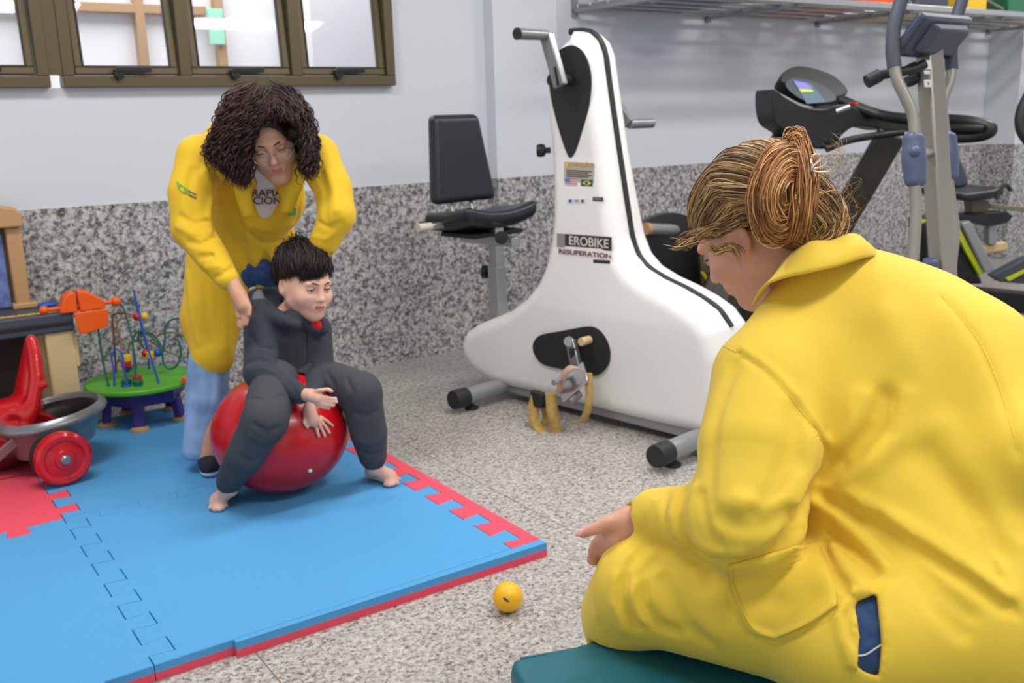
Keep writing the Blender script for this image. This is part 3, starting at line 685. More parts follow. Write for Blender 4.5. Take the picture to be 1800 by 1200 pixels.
c = bk(ls+0.03, 0, zc); sobj('seat', cushion, c-[0.32, 0.32, 0.1], c+[0.32, 0.32, 0.14], 0.0075, 'vinyl', t, 1)
obj('seat_pan', MB().box(bk(ls+0.03, 0, zc-0.045), (0.22, 0.3, 0.02), R_), 'rubber', t, bevel=0.004)
gr = MB().tube([bk(ls, -0.33, zc+0.005), bk(ls, 0.33, zc+0.005)], 0.014, 14); obj('seat_handle', gr, 'chrome', t)
for s_ in (-1, 1): obj('grip', MB().cyl(bk(ls, s_*0.27, zc+0.005), bk(ls, s_*0.34, zc+0.005), 0.017), mat('worn grip', s2l(200, 196, 180), 0.5) if s_ > 0 else 'silver', t)
lb = ls-0.17; zb0 = bpx(804, 356, 0)[1]; 
lb = bpx(806, 300, 0)[0]
zb0 = bpx(806, 354, 0)[1]; zb1 = bpx(800, 201, 0)[1]
def back(P):
    q = P-bk(lb, 0, (zb0+zb1)/2); l = q@BL; s = q@BS; z = q[:, 2]; l = l+0.12*z; hw = 0.185-0.055*(z/(zb1-zb0)+0.5)
    p2 = np.stack([l-0.15*s*s, s*(0.185/hw), z], 1).astype(np.float32); return sd_box(p2, (0, 0, 0), (0.035, 0.185, (zb1-zb0)/2), r=0.03)*0.8
c = bk(lb, 0, (zb0+zb1)/2); sobj('backrest', back, c-[0.28, 0.28, 0.27], c+[0.28, 0.28, 0.27], 0.0075, 'vinyl', t, 1)
for s_ in (-0.06, 0.06): obj('backrest_tube', MB().tube([bk(lb-0.01, s_, zb0+0.05), bk(lb+0.02, s_, zb0-0.06), bk(lb+0.06, s_*0.8, zc-0.05), bk(ls+0.02, s_*0.8, zc-0.055)], 0.012, 12), 'chrome', t)
# ================================================================== ELLIPTICAL TRAINER
ed = 3.3
t = thing('elliptical_trainer', 'grey elliptical trainer with blue grey covers and two tall moving handles', 'exercise machine', W(1672, 700, ed)*[1, 1, 0])
def px3(pts, d): return [W(x, y, dd if dd else d) for (x, y, *r) in pts for dd in [r[0] if r else None]]
c_t = W(1632, 70, ed); c_b = W(1672, 700, ed)
axd = nrm(c_b-c_t); fw = nrm(nrm(cr)*[1, 1, 0]); fx = nrm(np.cross(axd, np.cross(fw*1.0, axd))); fx = nrm(fw-axd*np.dot(fw, axd)); fy = np.cross(axd, fx)
ang = math.radians(-28); fx2 = fx*math.cos(ang)+fy*math.sin(ang); fy2 = -fx*math.sin(ang)+fy*math.cos(ang)
def prof(a, b, wx, wy, ex, ey): return [(a, wx, wy), (b, wx, wy)]
mb = MB(); L = np.linalg.norm(c_b-c_t); mb.box((c_t+c_b)/2, (0.075, 0.06, L), basis(fx2, np.cross(axd, fx2), axd)); obj('column', mb, 'taupe', t, bevel=0.008, bseg=3)
foldp = {}
def pol(px, d, r, name, m, par=None, n=14, **k): return obj(name, MB().tube(spline([W(x, y, d) for x, y in px], 8), r, n, **k), m, par if par is not None else t)
rr = 0.0185
# left handle
la = pol([(1600, -60), (1584, 0), (1572, 45), (1569, 85), (1572, 118)], 3.12, 0.0225, 'handle_grip', 'grip')
pol([(1572, 116), (1577, 140), (1590, 168), (1604, 200), (1608, 232), (1608, 250)], 3.12, rr, 'moving_handle', 'taupe')
pol([(1608, 320), (1610, 370), (1607, 430), (1600, 500), (1585, 640)], 3.12, rr, 'lower_handle', 'taupe')
pol([(1705, -40), (1688, 10), (1676, 55), (1672, 90), (1673, 122)], 3.5, 0.0225, 'handle_grip', 'grip')
pol([(1673, 120), (1671, 140), (1660, 170), (1657, 195), (1660, 225), (1664, 245)], 3.5, rr, 'moving_handle', 'taupe')
pol([(1666, 310), (1672, 360), (1678, 410), (1672, 470), (1660, 600)], 3.5, rr, 'lower_handle', 'taupe')
def cover(pxs, d, r0, r1, yaw):
    a = W(*pxs[0], d); b = W(*pxs[1], d); s_ = S(); n_ = cf
    s_.flat(a, (a+b)/2, r0*0.75, r1, fx, 0.95, 0.03); s_.flat((a+b)/2, b, r1, r0*0.8, fx, 0.95, 0.03)
    lo = np.minimum(a, b)-0.08; hi = np.maximum(a, b)+0.08; return sobj('pivot_cover', s_, lo, hi, 0.006, 'greyblue', t)
def cover2(px, py, d):
    c = W(px, py, d); a = nrm(W(px+4, py+60, d)-W(px, py-60, d)); R_c = basis(fx2, np.cross(a, fx2), -a); return sobj('pivot_cover', lambda P: smin(sd_box(P, c, (0.034, 0.028, 0.088), R_c, 0.022), sd_ell(P, c, (0.040, 0.036, 0.075), R_c), 0.01), c-0.14, c+0.14, 0.006, 'greyblue', t, 1)
cv = cover2(1607, 281, 3.12); obj('cover_bolt', MB().ell(W(1600, 270, 3.12)-cf*0.034, 0.018), 'greyblue', cv)
cover2(1666, 275, 3.5)
obj('pivot_axle', MB().cyl(W(1609, 268, 3.12), W(1664, 268, 3.5), 0.016), 'chrome', t)
# console seen from behind and below
kc = W(1648, 62, ed-0.05); kx = fx; ky = nrm(np.array([0, 0, 1.])*0.62-cf*[1, 1, 0]*-0.5)
e1 = nrm(W(1690, 30, 3.45)-W(1600, 60, 3.05)); 
Pc = [W(1578, 100, 3.12), W(1630, 28, 3.05), W(1712, 34, 3.42), W(1706, 52, 3.46), W(1662, 108, 3.5)]
n_ = nrm(np.cross(Pc[1]-Pc[0], Pc[2]-Pc[1])); n_ = n_ if n_[2] > 0 else -n_
pc = sum(Pc)/5; Pc = [p-n_*np.dot(p-pc, n_) for p in Pc]
mb = MB(); k = len(Pc); mb.add([p-n_*0.0 for p in Pc]+[p+n_*0.035 for p in Pc], [tuple(range(k)), tuple(range(k, 2*k))]+[(i, (i+1) % k, k+(i+1) % k, k+i) for i in range(k)])
co = obj('console', mb, 'navy', t, bevel=0.012, bseg=4)
mb = MB(); Q = [pc+(p-pc)*0.72-n_*0.0 for p in Pc]; mb.add([p for p in Q]+[p-n_*0.03 for p in [pc+(p-pc)*0.6 for p in Pc]], [tuple(range(k)), tuple(range(k, 2*k))]+[(i, (i+1) % k, k+(i+1) % k, k+i) for i in range(k)])
obj('console_back', mb, 'grip', co, bevel=0.006)
mb = MB(); Q = [pc+(p-pc)*0.7+n_*0.035 for p in Pc]; mb.add(Q+[p+n_*0.003 for p in Q], [tuple(range(k)), tuple(range(k, 2*k))]+[(i, (i+1) % k, k+(i+1) % k, k+i) for i in range(k)]); obj('screen', mb, 'black', co, smooth=0)
fh = pol([(1527, 142), (1545, 133), (1570, 128), (1604, 122), (1626, 112)], 3.2, 0.016, 'fixed_handle', 'black')
obj('pulse_grip', MB().cyl(W(1524, 144, 3.2), W(1546, 132, 3.2), 0.022), 'rubber', fh)
pol([(1600, 112), (1606, 128), (1606, 140), (1590, 145)], 3.3, 0.018, 'fixed_handle', 'black')
# labels on the column
cn = -fy2 if np.dot(-fy2, cf) < 0 else fy2
def colp(px, py): 
    return onpl(px, py, (c_t+c_b)/2 + np.cross(axd, fx2)*(0.0305 if np.dot(np.cross(axd, fx2), cf) < 0 else -0.0305), np.cross(axd, fx2))
for (x0, y0, x1, y1, mm) in ((1621, 106, 1636, 122, 'white_cloth'), (1624, 124, 1634, 130, 'white_cloth'), (1624, 140, 1637, 153, 'white_cloth')):
    q = [colp(x0, y0), colp(x1, y0), colp(x1+1, y1), colp(x0+1, y1)]; nn = nrm(CAM-q[0]); obj('sticker', MB().add(q+[p+nn*0.001 for p in q], [(0, 1, 2, 3), (4, 5, 6, 7), (0, 1, 5, 4), (1, 2, 6, 5), (2, 3, 7, 6), (3, 0, 4, 7)]), mm, t, smooth=0)
q = colp(1631, 147); obj('sticker_mark', MB().cyl(q, q+nrm(CAM-q)*0.0025, 0.006), 'steel', t)
# base frame, flywheel housing and pedals (mostly hidden behind the seated woman)
g0 = c_b*[1, 1, 0]; fwd = nrm(np.array([-0.12, 0.99, 0])); sd = nrm(np.cross([0, 0, 1.], fwd))
obj('column_socket', MB().lathe(c_b*[1, 1, 0]+[0, 0, 0.08], [(0.09, 0), (0.085, 0.2), (0.06, 0.3), (0.05, 0.34)], (0, 0, 1), 24), 'greyblue', t)
obj('base_frame', MB().box(g0+fwd*0.40+[0, 0, 0.07], (1.1, 0.08, 0.06), basis(fwd, sd, BZ)), 'taupe', t, bevel=0.006)
for l in (-0.14, 0.92): obj('cross_foot', MB().cyl(g0+fwd*l+sd*0.28+[0, 0, 0.035], g0+fwd*l-sd*0.28+[0, 0, 0.035], 0.035), 'rubber', t)
obj('flywheel_housing', MB().lathe(g0+fwd*0.72-sd*0.06+[0, 0, 0.30], [(0, 0), (0.18, 0), (0.2, 0.02), (0.2, 0.1), (0.18, 0.12), (0, 0.12)], sd, 36), 'black', t, bevel=0.004)
for s_, q in ((1, (1585, 640, 3.12)), (-1, (1660, 600, 3.5))):
    a = W(*q); b = g0+fwd*0.72+sd*s_*0.14+[0, 0, 0.3]; bb = MB(); bar(bb, a, b, 0.04, 0.04, BZ); pb = obj('pedal_arm', bb, 'taupe', t, bevel=0.004); m_ = (a*0.6+b*0.4); obj('foot_plate', MB().box(m_+[0, 0, 0.035], (0.34, 0.15, 0.03), basis(nrm(b-a), sd, nrm(np.cross(nrm(b-a), sd)))), 'rubber', pb, bevel=0.006)
ac = W(1635, 478, 3.25); obj('accent_block', MB().box(ac, (0.07, 0.05, 0.09), rotz(0.6)), 'greyblue', t, bevel=0.01)
# ================================================================== TREADMILL
def slab(name, px, d, th, m, par, yaw=0.0, bevel=0.006, tilt=0.0, smooth=35):
    """prism whose outline stands on an upright plane at depth d, turned by yaw, thickness th going away"""
    c0 = W(sum(p[0] for p in px)/len(px), sum(p[1] for p in px)/len(px), d)
    n = rotz(yaw)@nrm([cf[0], cf[1], 0]); n = nrm(n+np.array([0, 0, tilt])); ex = nrm(np.cross(n, [0, 0, 1.])); ey = np.cross(ex, n)
    P = []
    for q in px: w_ = onpl(q[0], q[1], c0, n)-c0; P.append((w_@ex, w_@ey))
    return obj(name, MB().prism(P, c0, ex, ey, n, th), m, par, bevel=bevel, smooth=smooth)
tc = W(1430, 180, 4.55); TL = nrm((W(1740, 230, 4.05)-tc)*[1, 1, 0]); T0 = tc*[1, 1, 0]
TS = np.array([-TL[1], TL[0], 0])
t = thing('treadmill', 'black treadmill with a lit screen and long curved handrails', 'exercise machine', T0)
nface = nrm(TL*0.62+np.array([0, 0, 1.])*0.62-np.array([0.25, 0, 0])); eside = nrm(np.cross(nface, [0, 0, 1.])); e_up = np.cross(eside, nface)
def facept(px, py, lift=0.0): return onpl(px, py, tc+nface*lift, nface)
def faceslab(name, px, l0, l1, m, par, bevel=0.006):
    P = [facept(x, y, l0) for x, y in px]; k = len(P); mb = MB(); mb.add(P+[p+nface*(l1-l0) for p in P], [tuple(range(k)), tuple(range(k, 2*k))]+[(i, (i+1) % k, k+(i+1) % k, k+i) for i in range(k)]); return obj(name, mb, m, par, bevel=bevel)
outl = [p[:2] for p in spline([(1360, 152), (1372, 136), (1395, 130), (1430, 137), (1458, 150), (1478, 172), (1468, 182), (1440, 186), (1410, 180), (1385, 168)], 4, True)]
outl = [(x, y+4) for x, y in outl]
co = faceslab('console', outl, -0.06, 0.006, 'black', t)
inn = [p[:2] for p in spline([(1380, 150), (1392, 138), (1425, 142), (1452, 154), (1470, 174), (1452, 181), (1425, 181), (1400, 170)], 4, True)]
faceslab('console_bezel', inn, 0.006, 0.010, mat('bezel', s2l(70, 78, 86), 0.3), co)
faceslab('screen', [(1393, 141), (1424, 147), (1452, 180), (1418, 183)], 0.010, 0.013, mat('screen glass', s2l(105, 125, 140), 0.15), co, 0)
scm = mat('lit screen', s2l(120, 110, 220), 0.3); scm.node_tree.nodes['Principled BSDF'].inputs['Emission Color'].default_value = (*s2l(120, 110, 220), 1); scm.node_tree.nodes['Principled BSDF'].inputs['Emission Strength'].default_value = 0.5
faceslab('display', [(1396, 143), (1417, 147), (1427, 157), (1404, 155)], 0.013, 0.015, scm, co, 0)
faceslab('display_stripe', [(1404, 156), (1427, 158), (1430, 162), (1408, 162)], 0.013, 0.015, 'lime', co, 0)
def slab2(name, px, d, th, m, par=t, **k): return slab(name, [p[:2] for p in px], d, th, m, par, **k)
body = [p[:2] for p in spline([(1359, 158), (1380, 170), (1410, 186), (1445, 192), (1470, 185), (1490, 184), (1510, 192), (1540, 205), (1592, 212), (1640, 214), (1640, 232), (1595, 228), (1560, 229), (1530, 223), (1502, 223), (1482, 236), (1466, 256), (1440, 262), (1412, 250), (1385, 232), (1362, 212)], 4, True)]
sb_ = slab('console_body', body, 4.42, 0.16, 'black', t, yaw=0.25, bevel=0.012)
obj('red_key', MB().box(W(1502, 182, 4.35), (0.03, 0.03, 0.01), None), 'red', sb_, bevel=0.003)
obj('pulse_bar', MB().cyl(W(1470, 196, 4.32), W(1494, 187, 4.30), 0.013), 'chrome', sb_)
# handrails: near loop and far loop
def tt(name, px, r, m='black', sq=1.0): return obj(name, MB().tube(spline([W(*p) for p in px], 6), r, 14, sq=sq), m, t)
tt('handrail', [(1478, 176, 4.5), (1510, 190, 4.45), (1550, 203, 4.4), (1600, 209, 4.3), (1660, 210, 4.2), (1705, 214, 4.1), (1738, 222, 4.05), (1740, 232, 4.05), (1715, 240, 4.1), (1660, 243, 4.2), (1600, 246, 4.35)], 0.025)
tt('handrail', [(1590, 232, 4.35), (1540, 238, 4.4), (1490, 247, 4.4), (1452, 262, 4.4)], 0.017)
tt('handrail', [(1640, 228, 4.25), (1690, 225, 4.12), (1732, 225, 4.05)], 0.022)
for (a, b, s_) in (((1568, 235, 4.45), (1385, 550, 4.9), 0), ((1385, 235, 4.6), (1225, 590, 4.35), 1)):
    A, B = W(*a), W(*b); mb = MB(); bar(mb, A, B, 0.13, 0.05, cf); obj('upright', mb, mat('dark grey metal', s2l(62, 60, 56), 0.4, metal=0.4), t, bevel=0.01)
d0 = onz(1720, 560, 0.13); dk = tc*[1, 1, 0]+TL*0.55+TS*0.05
Rt = np.array([TL, TS, BZ]).T
obj('deck', MB().box(dk+[0, 0, 0.12], (1.75, 0.62, 0.06), Rt), 'rubber', t, bevel=0.008)
obj('running_belt', MB().box(dk+[0, 0, 0.154], (1.7, 0.5, 0.006), Rt), mat('belt', s2l(42, 42, 44), 0.75), t, smooth=0)
for s_ in (-1, 1): obj('side_rail', MB().box(dk+TS*s_*0.37+[0, 0, 0.14], (1.8, 0.13, 0.09), Rt), 'rubber', t, bevel=0.015, bseg=3)
def hood(P):
    q = (P-(dk-TL*0.98))@Rt; q[:, 2] -= 0.15; return sd_ell(q.astype(np.float32), (0, 0, 0), (0.27, 0.42, 0.2))
hc = dk-TL*0.98; sobj('motor_hood', lambda P: np.maximum(hood(P), 0.03-P[:, 2]), hc-[0.45, 0.5, 0.02], hc+[0.45, 0.5, 0.4], 0.014, 'black', t)
for a in (-0.85, 0.8): 
    for s_ in (-1, 1): obj('foot_pad', MB().cyl(dk+TL*a+TS*s_*0.3, dk+TL*a+TS*s_*0.3+[0, 0, 0.1], 0.025), 'rubber', t)
yt = mat('olive print', s2l(150, 136, 20), 0.5)
q = W(1476, 380, 4.60); obj('printed_strip', MB().box(q, (0.004, 0.05, 0.08), rotz(0.6)), yt, t, smooth=0)
# ================================================================== UPRIGHT EXERCISE BIKE behind the white cycle
q0 = W(1200, 470, 4.6)
t = thing('exercise_bike', 'black exercise bike half hidden behind the white cycle and the seated woman', 'exercise machine', q0*[1, 1, 0])
n_ = rotz(0.15)@nrm([cf[0], cf[1], 0])
hub = W(1178, 462, 4.6); R1 = 0.235
mb = MB(); mb.lathe(hub, [(0, -0.03), (R1*0.55, -0.035), (R1*0.93, -0.02), (R1, 0.0), (R1, 0.06), (R1*0.93, 0.08), (0, 0.085)], n_, 48); fhh = obj('flywheel_housing', mb, 'black', t)
obj('housing_ring', MB().tube([hub-n_*0.012+R1*0.9*(np.cross(n_, BZ)*math.cos(a)+BZ*math.sin(a)) for a in np.linspace(0, 2*math.pi, 49)[:-1]], 0.008, 8, closed=True), 'slate', fhh)
g_ = MB().cyl(W(1138, 402, 4.45), W(1205, 404, 4.6), 0.026); gg = obj('grey_roller', g_, 'steel', t); obj('end_cap', MB().cyl(W(1134, 402, 4.44), W(1141, 402, 4.455), 0.028), 'tan', gg)
olive = mat('olive grey shroud', s2l(84, 76, 50), 0.55, var=0.15, vscale=90)
slab('side_shroud', [(1228, 430), (1262, 452), (1300, 520), (1320, 600), (1290, 600), (1262, 545), (1235, 500)], 4.5, 0.06, olive, t)
slab('yellow_edge', [(1232, 478), (1238, 478), (1262, 512), (1290, 570), (1284, 572), (1256, 518)], 4.49, 0.02, mat('dull yellow', s2l(205, 170, 20), 0.5), t, bevel=0)
b0_ = hub*[1, 1, 0]; ax_ = np.cross(n_, BZ)
obj('base_frame', MB().box(b0_+n_*0.2+[0, 0, 0.08], (0.07, 0.8, 0.06), basis(ax_, n_, BZ)), 'rubber', t, bevel=0.005)
for l in (-0.12, 0.55): obj('cross_foot', MB().cyl(b0_+n_*l-ax_*0.2+[0, 0, 0.035], b0_+n_*l+ax_*0.2+[0, 0, 0.035], 0.034), 'rubber', t)
obj('support', bar(MB(), hub+n_*0.03, b0_+[0, 0, 0.1], 0.08, 0.06, n_), 'rubber', t)
# ================================================================== RECUMBENT BIKE at the right
rd = 5.9
t = thing('recumbent_bike', 'black recumbent exercise bike with lime green edging at the right', 'exercise machine', W(1690, 420, rd)*[1, 1, 0])
slab('backrest', [(1668, 245), (1684, 262), (1700, 300), (1706, 318), (1700, 330), (1682, 332), (1660, 322), (1655, 300)], rd, 0.3, 'slate', t, yaw=0.3, bevel=0.03)
slab('seat', [(1680, 334), (1700, 340), (1745, 334), (1766, 328), (1768, 342), (1745, 350), (1700, 354), (1680, 348)], rd-0.1, 0.36, 'vinyl', t, yaw=0.2, bevel=0.02)
obj('seat_handle', MB().tube(spline([W(1752, 350, rd-.15), W(1762, 328, rd-.15), W(1770, 326, rd-.12), W(1776, 334, rd-.1)], 5), 0.012, 10), 'rubber', t)
slab('seat_rail', [(1682, 378), (1770, 372), (1782, 380), (1772, 392), (1740, 398), (1686, 386)], rd, 0.12, 'black', t, yaw=0.2)
slab('seat_bracket', [(1706, 352), (1740, 352), (1738, 378), (1708, 380)], rd+0.05, 0.1, mat('dull beige metal', s2l(120, 108, 92), 0.5), t)
slab('shroud', [(1620, 385), (1660, 382), (1688, 402), (1706, 440), (1722, 482), (1730, 500), (1620, 500), (1622, 430)], rd-0.05, 0.22, 'black', t, bevel=0.02)
slab('lime_edge', [(1678, 398), (1686, 398), (1702, 430), (1730, 482), (1722, 484), (1696, 438)], rd-0.09, 0.03, 'lime', t, bevel=0)
slab('lime_edge', [(1620, 386), (1630, 385), (1630, 391), (1620, 392)], rd-0.09, 0.03, 'lime', t, bevel=0)
slab('frame_tube', [(1690, 392), (1706, 388), (1750, 474), (1732, 480)], rd-0.12, 0.07, 'steel', t, bevel=0.008)
slab('frame_tube', [(1740, 357), (1812, 366), (1812, 374), (1740, 366)], rd+0.1, 0.05, mat('dull metal', s2l(130, 124, 112), 0.4, metal=0.5), t, bevel=0.004)
slab('rear_post', [(1738, 395), (1752, 395), (1752, 430), (1738, 430)], rd+0.05, 0.06, 'dull' if False else 'steel', t)
slab('rear_foot', [(1728, 432), (1768, 424), (1774, 434), (1772, 440), (1732, 447)], rd+0.1, 0.05, 'cream', t, bevel=0.01)
b1 = W(1700, 500, rd)*[1, 1, 0]; obj('base_frame', MB().box(b1+TL*0.1+[0, 0, 0.06], (1.5, 0.1, 0.12), Rt), 'rubber', t, bevel=0.01)
lo_ = W(1775, 462, rd-0.6); slab('pedal_cover', [(1745, 485), (1800, 456), (1812, 452), (1812, 500), (1760, 496)], rd-0.5, 0.08, 'slate', t, bevel=0.006)
slab('lime_edge', [(1770, 490), (1812, 470), (1812, 474), (1774, 494)], rd-0.52, 0.03, 'lime', t, bevel=0)
kn = W(1797, 212, 4.8); t = thing('exercise_stepper', 'dark machine handle cut by the right edge of the photo', 'exercise machine', kn*[1, 1, 0]+cr*[0.1, 0.1, 0])
obj('handle_grip', MB().tube(spline([W(1812, 160, 4.8), W(1797, 190, 4.8), (W(1793, 215, 4.8)), W(1800, 238, 4.8), W(1822, 262, 4.8)], 6), 0.026, 12), 'rubber', t)
kb = W(1845, 280, 4.8); obj('post', MB().cyl(kb*[1, 1, 0], kb, 0.035), 'steel', t); obj('cross_arm', MB().cyl(W(1818, 255, 4.8), kb, 0.022), 'rubber', t); obj('base_plate', MB().lathe(kb*[1, 1, 0], [(0.3, 0), (0.3, 0.04), (0.05, 0.08), (0, 0.08)]), 'rubber', t)
# ================================================================== TOY WORKBENCH
wy0, wy1 = 3.95, 4.29
def wy(px, py, y=wy0): r = ray(px, py); return CAM+r*(y/r[1])
tr_ = wy(122, 578); zb_ = tr_[2]; xr = wy(128, 560)[0]
t = thing('toy_workbench', "children's toy workbench with slate top and tan back frame", 'toy', (0.2, 4.1, MZ))
xl = -0.35; tp = MB(); tp.box(((xl+xr)/2, (wy0+wy1)/2, zb_+0.045), (xr-xl, wy1-wy0, 0.03)); tp.box(((xl+xr)/2, wy0+0.005, zb_+0.03), (xr-xl, 0.03, 0.075)); tp.box((xr-0.01, (wy0+wy1)/2, zb_+0.035), (0.03, wy1-wy0-0.02, 0.06))
tb = obj('bench_top', tp, 'slate', t, bevel=0.008, bseg=3)
obj('ledge_groove', MB().box(((xl+xr)/2, wy0-0.012, zb_+0.028), (xr-xl-0.02, 0.008, 0.014)), 'rubber', tb, bevel=0.002)
q = wy(40, 565, 3.99); obj('ruler_strip', MB().box((q[0]-0.1, 4.03, zb_+0.0615), (0.5, 0.022, 0.003)), mat('ruler yellow', s2l(220, 180, 70), 0.5), tb, smooth=0)
for k in range(14): obj('ruler_mark', MB().box((q[0]-0.33+k*0.035, 4.03, zb_+0.0635), (0.004, 0.018, 0.001)), 'slate', tb, smooth=0)
obj('tool_tray', MB().box((xl+0.42, wy0-0.03, zb_-0.03), (0.32, 0.07, 0.03)), 'silver', t, bevel=0.008)
for x, y in ((xr-0.055, wy0+0.02), (xr-0.055, wy1-0.05), (xl+0.06, wy0+0.02), (xl+0.06, wy1-0.05)):
    mb = MB(); mb.box((x, y+0.015, (zb_+MZ)/2+0.0), (0.1, 0.07, zb_-MZ)); mb.box((x+0.055, y+0.015, zb_-0.09), (0.02, 0.05, 0.13)); obj('leg', mb, 'cream', t, bevel=0.012, bseg=3)
obj('back_panel', MB().box(((xl+xr)/2-0.02, wy1-0.05, zb_/2+0.04), (xr-xl-0.2, 0.015, zb_-0.1)), mat('dark brown plastic', s2l(52, 44, 38), 0.6), t)
px_ = wy(33, 480, 4.2); zt1 = wy(30, 398, 4.2)[2]; zt2 = wy(30, 370, 4.2)[2]
pt = MB(); pt.box((px_[0], 4.21, (zb_+0.06+zt1)/2), (0.055, 0.05, zt1-zb_-0.06)); pt.box((px_[0]+0.006, 4.21, zb_+0.072), (0.09, 0.07, 0.024)); obj('post', pt, 'tan', t, bevel=0.006)
pt = MB(); pt.box((px_[0]-0.7, 4.21, (zb_+0.06+zt1)/2), (0.055, 0.05, zt1-zb_-0.06)); obj('post', pt, 'tan', t, bevel=0.006)
hd = MB(); hd.prism([(-0.74, 0), (0.035, 0), (0.035, 0.05), (0.015, 0.075), (-0.02, 0.08), (-0.06, 0.095), (-0.7, 0.095), (-0.74, 0.06)], (px_[0], 4.16, zt1), (1, 0, 0), BZ, (0, 1, 0), 0.09); obj('header', hd, 'tan', t, bevel=0.008)
chalk = mat('pale blue play board', s2l(118, 140, 196), 0.4, var=0.0, col2=s2l(92, 108, 178), vscale=30)
fr_ = obj('play_board', MB().box((px_[0]-0.36, 4.225, (zb_+zt1)/2+0.02), (0.64, 0.02, zt1-zb_-0.1)), chalk, t, smooth=0); obj('board_frame', MB().box((px_[0]-0.36, 4.232, (zb_+zt1)/2+0.02), (0.68, 0.02, zt1-zb_-0.05)), mat('brown trim', s2l(90, 66, 54), 0.5), fr_, bevel=0.003)
# orange toy vise clamped on the bench corner
vc = np.array([xr+0.03, wy0-0.02, zb_+0.06]); t = thing('toy_vise', 'orange plastic toy vise on the corner of the toy workbench', 'toy', vc)
u_ = np.array([1, 0.0, 0]); 
mb = MB(); mb.prism([(-0.075, 0.0), (-0.012, 0.0), (-0.012, 0.075), (-0.03, 0.078), (-0.055, 0.06)], vc-[0, 0.0, -0.004], (1, 0, 0), BZ, (0, 1, 0), 0.07); obj('fixed_jaw', mb, 'orange', t, bevel=0.005)
mb = MB(); mb.prism([(-0.004, 0.0), (0.09, 0.0), (0.085, 0.035), (0.03, 0.075), (-0.004, 0.08)], vc-[0, 0.0, -0.004], (1, 0, 0), BZ, (0, 1, 0), 0.07); obj('moving_jaw', mb, 'orange', t, bevel=0.005)
mb = MB(); mb.prism([(-0.028, 0.0), (0.095, 0.0), (0.09, -0.065), (-0.0, -0.085), (-0.02, -0.08)], vc+[0, -0.014, 0.0035], (1, 0, 0), BZ, (0, 1, 0), 0.012); obj('clamp_plate', mb, 'orange', t, bevel=0.003)
mb = MB(); mb.tube([vc+[-0.12, 0.03, 0.022], vc+[0.125, 0.03, 0.022]], 0.008, 12); mb.ell(vc+[0.135, 0.03, 0.022], 0.019); mb.ell(vc+[-0.125, 0.03, 0.022], 0.017); obj('screw_bar', mb, 'orange', t)
q = wy(82, 535, 4.12); q[2] = zb_+0.075; tag(obj('toy_tool', MB().ell(q, (0.035, 0.02, 0.013)), 'blue', bevel=0), 'small blue toy tool lying on the workbench behind the orange vise', 'toy')
# ================================================================== BEAD MAZE
bm0 = W(248, 668, 3.93); zt_b = bm0[2]; RB = 0.215
t = thing('bead_maze', 'round green bead maze table with purple base and coloured wires', 'toy', (bm0[0], bm0[1], MZ))
mb = MB(); mb.lathe(bm0, [(0, -0.012), (RB-0.008, -0.012), (RB, -0.006), (RB, 0.004), (RB-0.006, 0.01), (0, 0.01)], n=64); obj('table_top', mb, 'green', t)
mb = MB(); mb.lathe(bm0, [(0.155, -0.075), (0.165, -0.072), (0.17, -0.0125), (0.15, -0.0125)], n=6); obj('apron', mb, 'purple', t, bevel=0.003)
for k in range(5):
    a = 2*math.pi*(k/5)+0.55; dv = np.array([math.cos(a), math.sin(a), 0]); tp_ = bm0+dv*0.135-[0, 0, 0.06]; bt_ = np.array([*(bm0+dv*0.15)[:2], MZ+0.012])
    l_ = obj('leg', bar(MB(), tp_, bt_, 0.045, 0.03, dv), 'purple', t, bevel=0.006); obj('foot', MB().lathe(bt_-[0, 0, 0.012], [(0.036, 0), (0.036, 0.008), (0.02, 0.018), (0, 0.018)], n=20), 'tan', l_)
def bmp(px, py, k=0.0): return W(px, py, 3.93+k)
tgr = mat('teal wire', s2l(20, 96, 92), 0.4); brw = mat('brown wire', s2l(110, 66, 44), 0.4); olv = mat('olive wire', s2l(110, 120, 50), 0.4)
wires = [([(191, 679), (182, 640), (174, 590), (171, 552), (182, 534), (200, 530), (216, 540), (227, 575), (233, 600), (236, 640), (240, 672)], -0.12, tgr, 3),
         ([(201, 684), (200, 650), (196, 628), (204, 614), (214, 622), (218, 645), (224, 676)], -0.12, M['blue'], 0),
         ([(204, 655), (202, 620), (198, 560), (202, 552), (216, 550), (240, 556), (252, 562)], 0.05, brw, 0),
         ([(222, 675), (216, 640), (212, 600), (206, 575), (210, 562), (226, 556), (244, 556)], -0.02, mat('peach wire', s2l(176, 120, 92), 0.4), 0),
         ([(282, 684), (272, 650), (262, 618), (250, 572), (240, 530), (235, 510)], -0.1, M['blue'], 0), ([(262, 649), (260, 620), (252, 585), (244, 555), (236, 515)], 0.08, M['blue'], 0),
         ([(240, 648), (234, 610), (236, 590), (248, 582), (262, 588), (276, 602), (285, 620), (288, 640), (300, 648), (312, 640), (318, 620), (314, 600), (306, 592)], 0.0, tgr, 0),
         ([(262, 620), (250, 608), (243, 594), (246, 586), (258, 584), (272, 590), (281, 604), (284, 618), (290, 600), (290, 580), (298, 564), (316, 560), (330, 572), (332, 600), (330, 655)], 0.02, tgr, 0),
         ([(262, 600), (285, 586), (310, 585), (330, 594), (345, 604)], 0.1, olv, 0), ([(232, 650), (226, 620), (232, 600), (260, 598), (290, 616), (320, 626), (345, 628)], 0.12, olv, 0)]
for px, k, mm, _ in wires: obj('wire', MB().tube(spline([bmp(x, y, k) for x, y in px], 6), 0.0044, 8), mm, t)
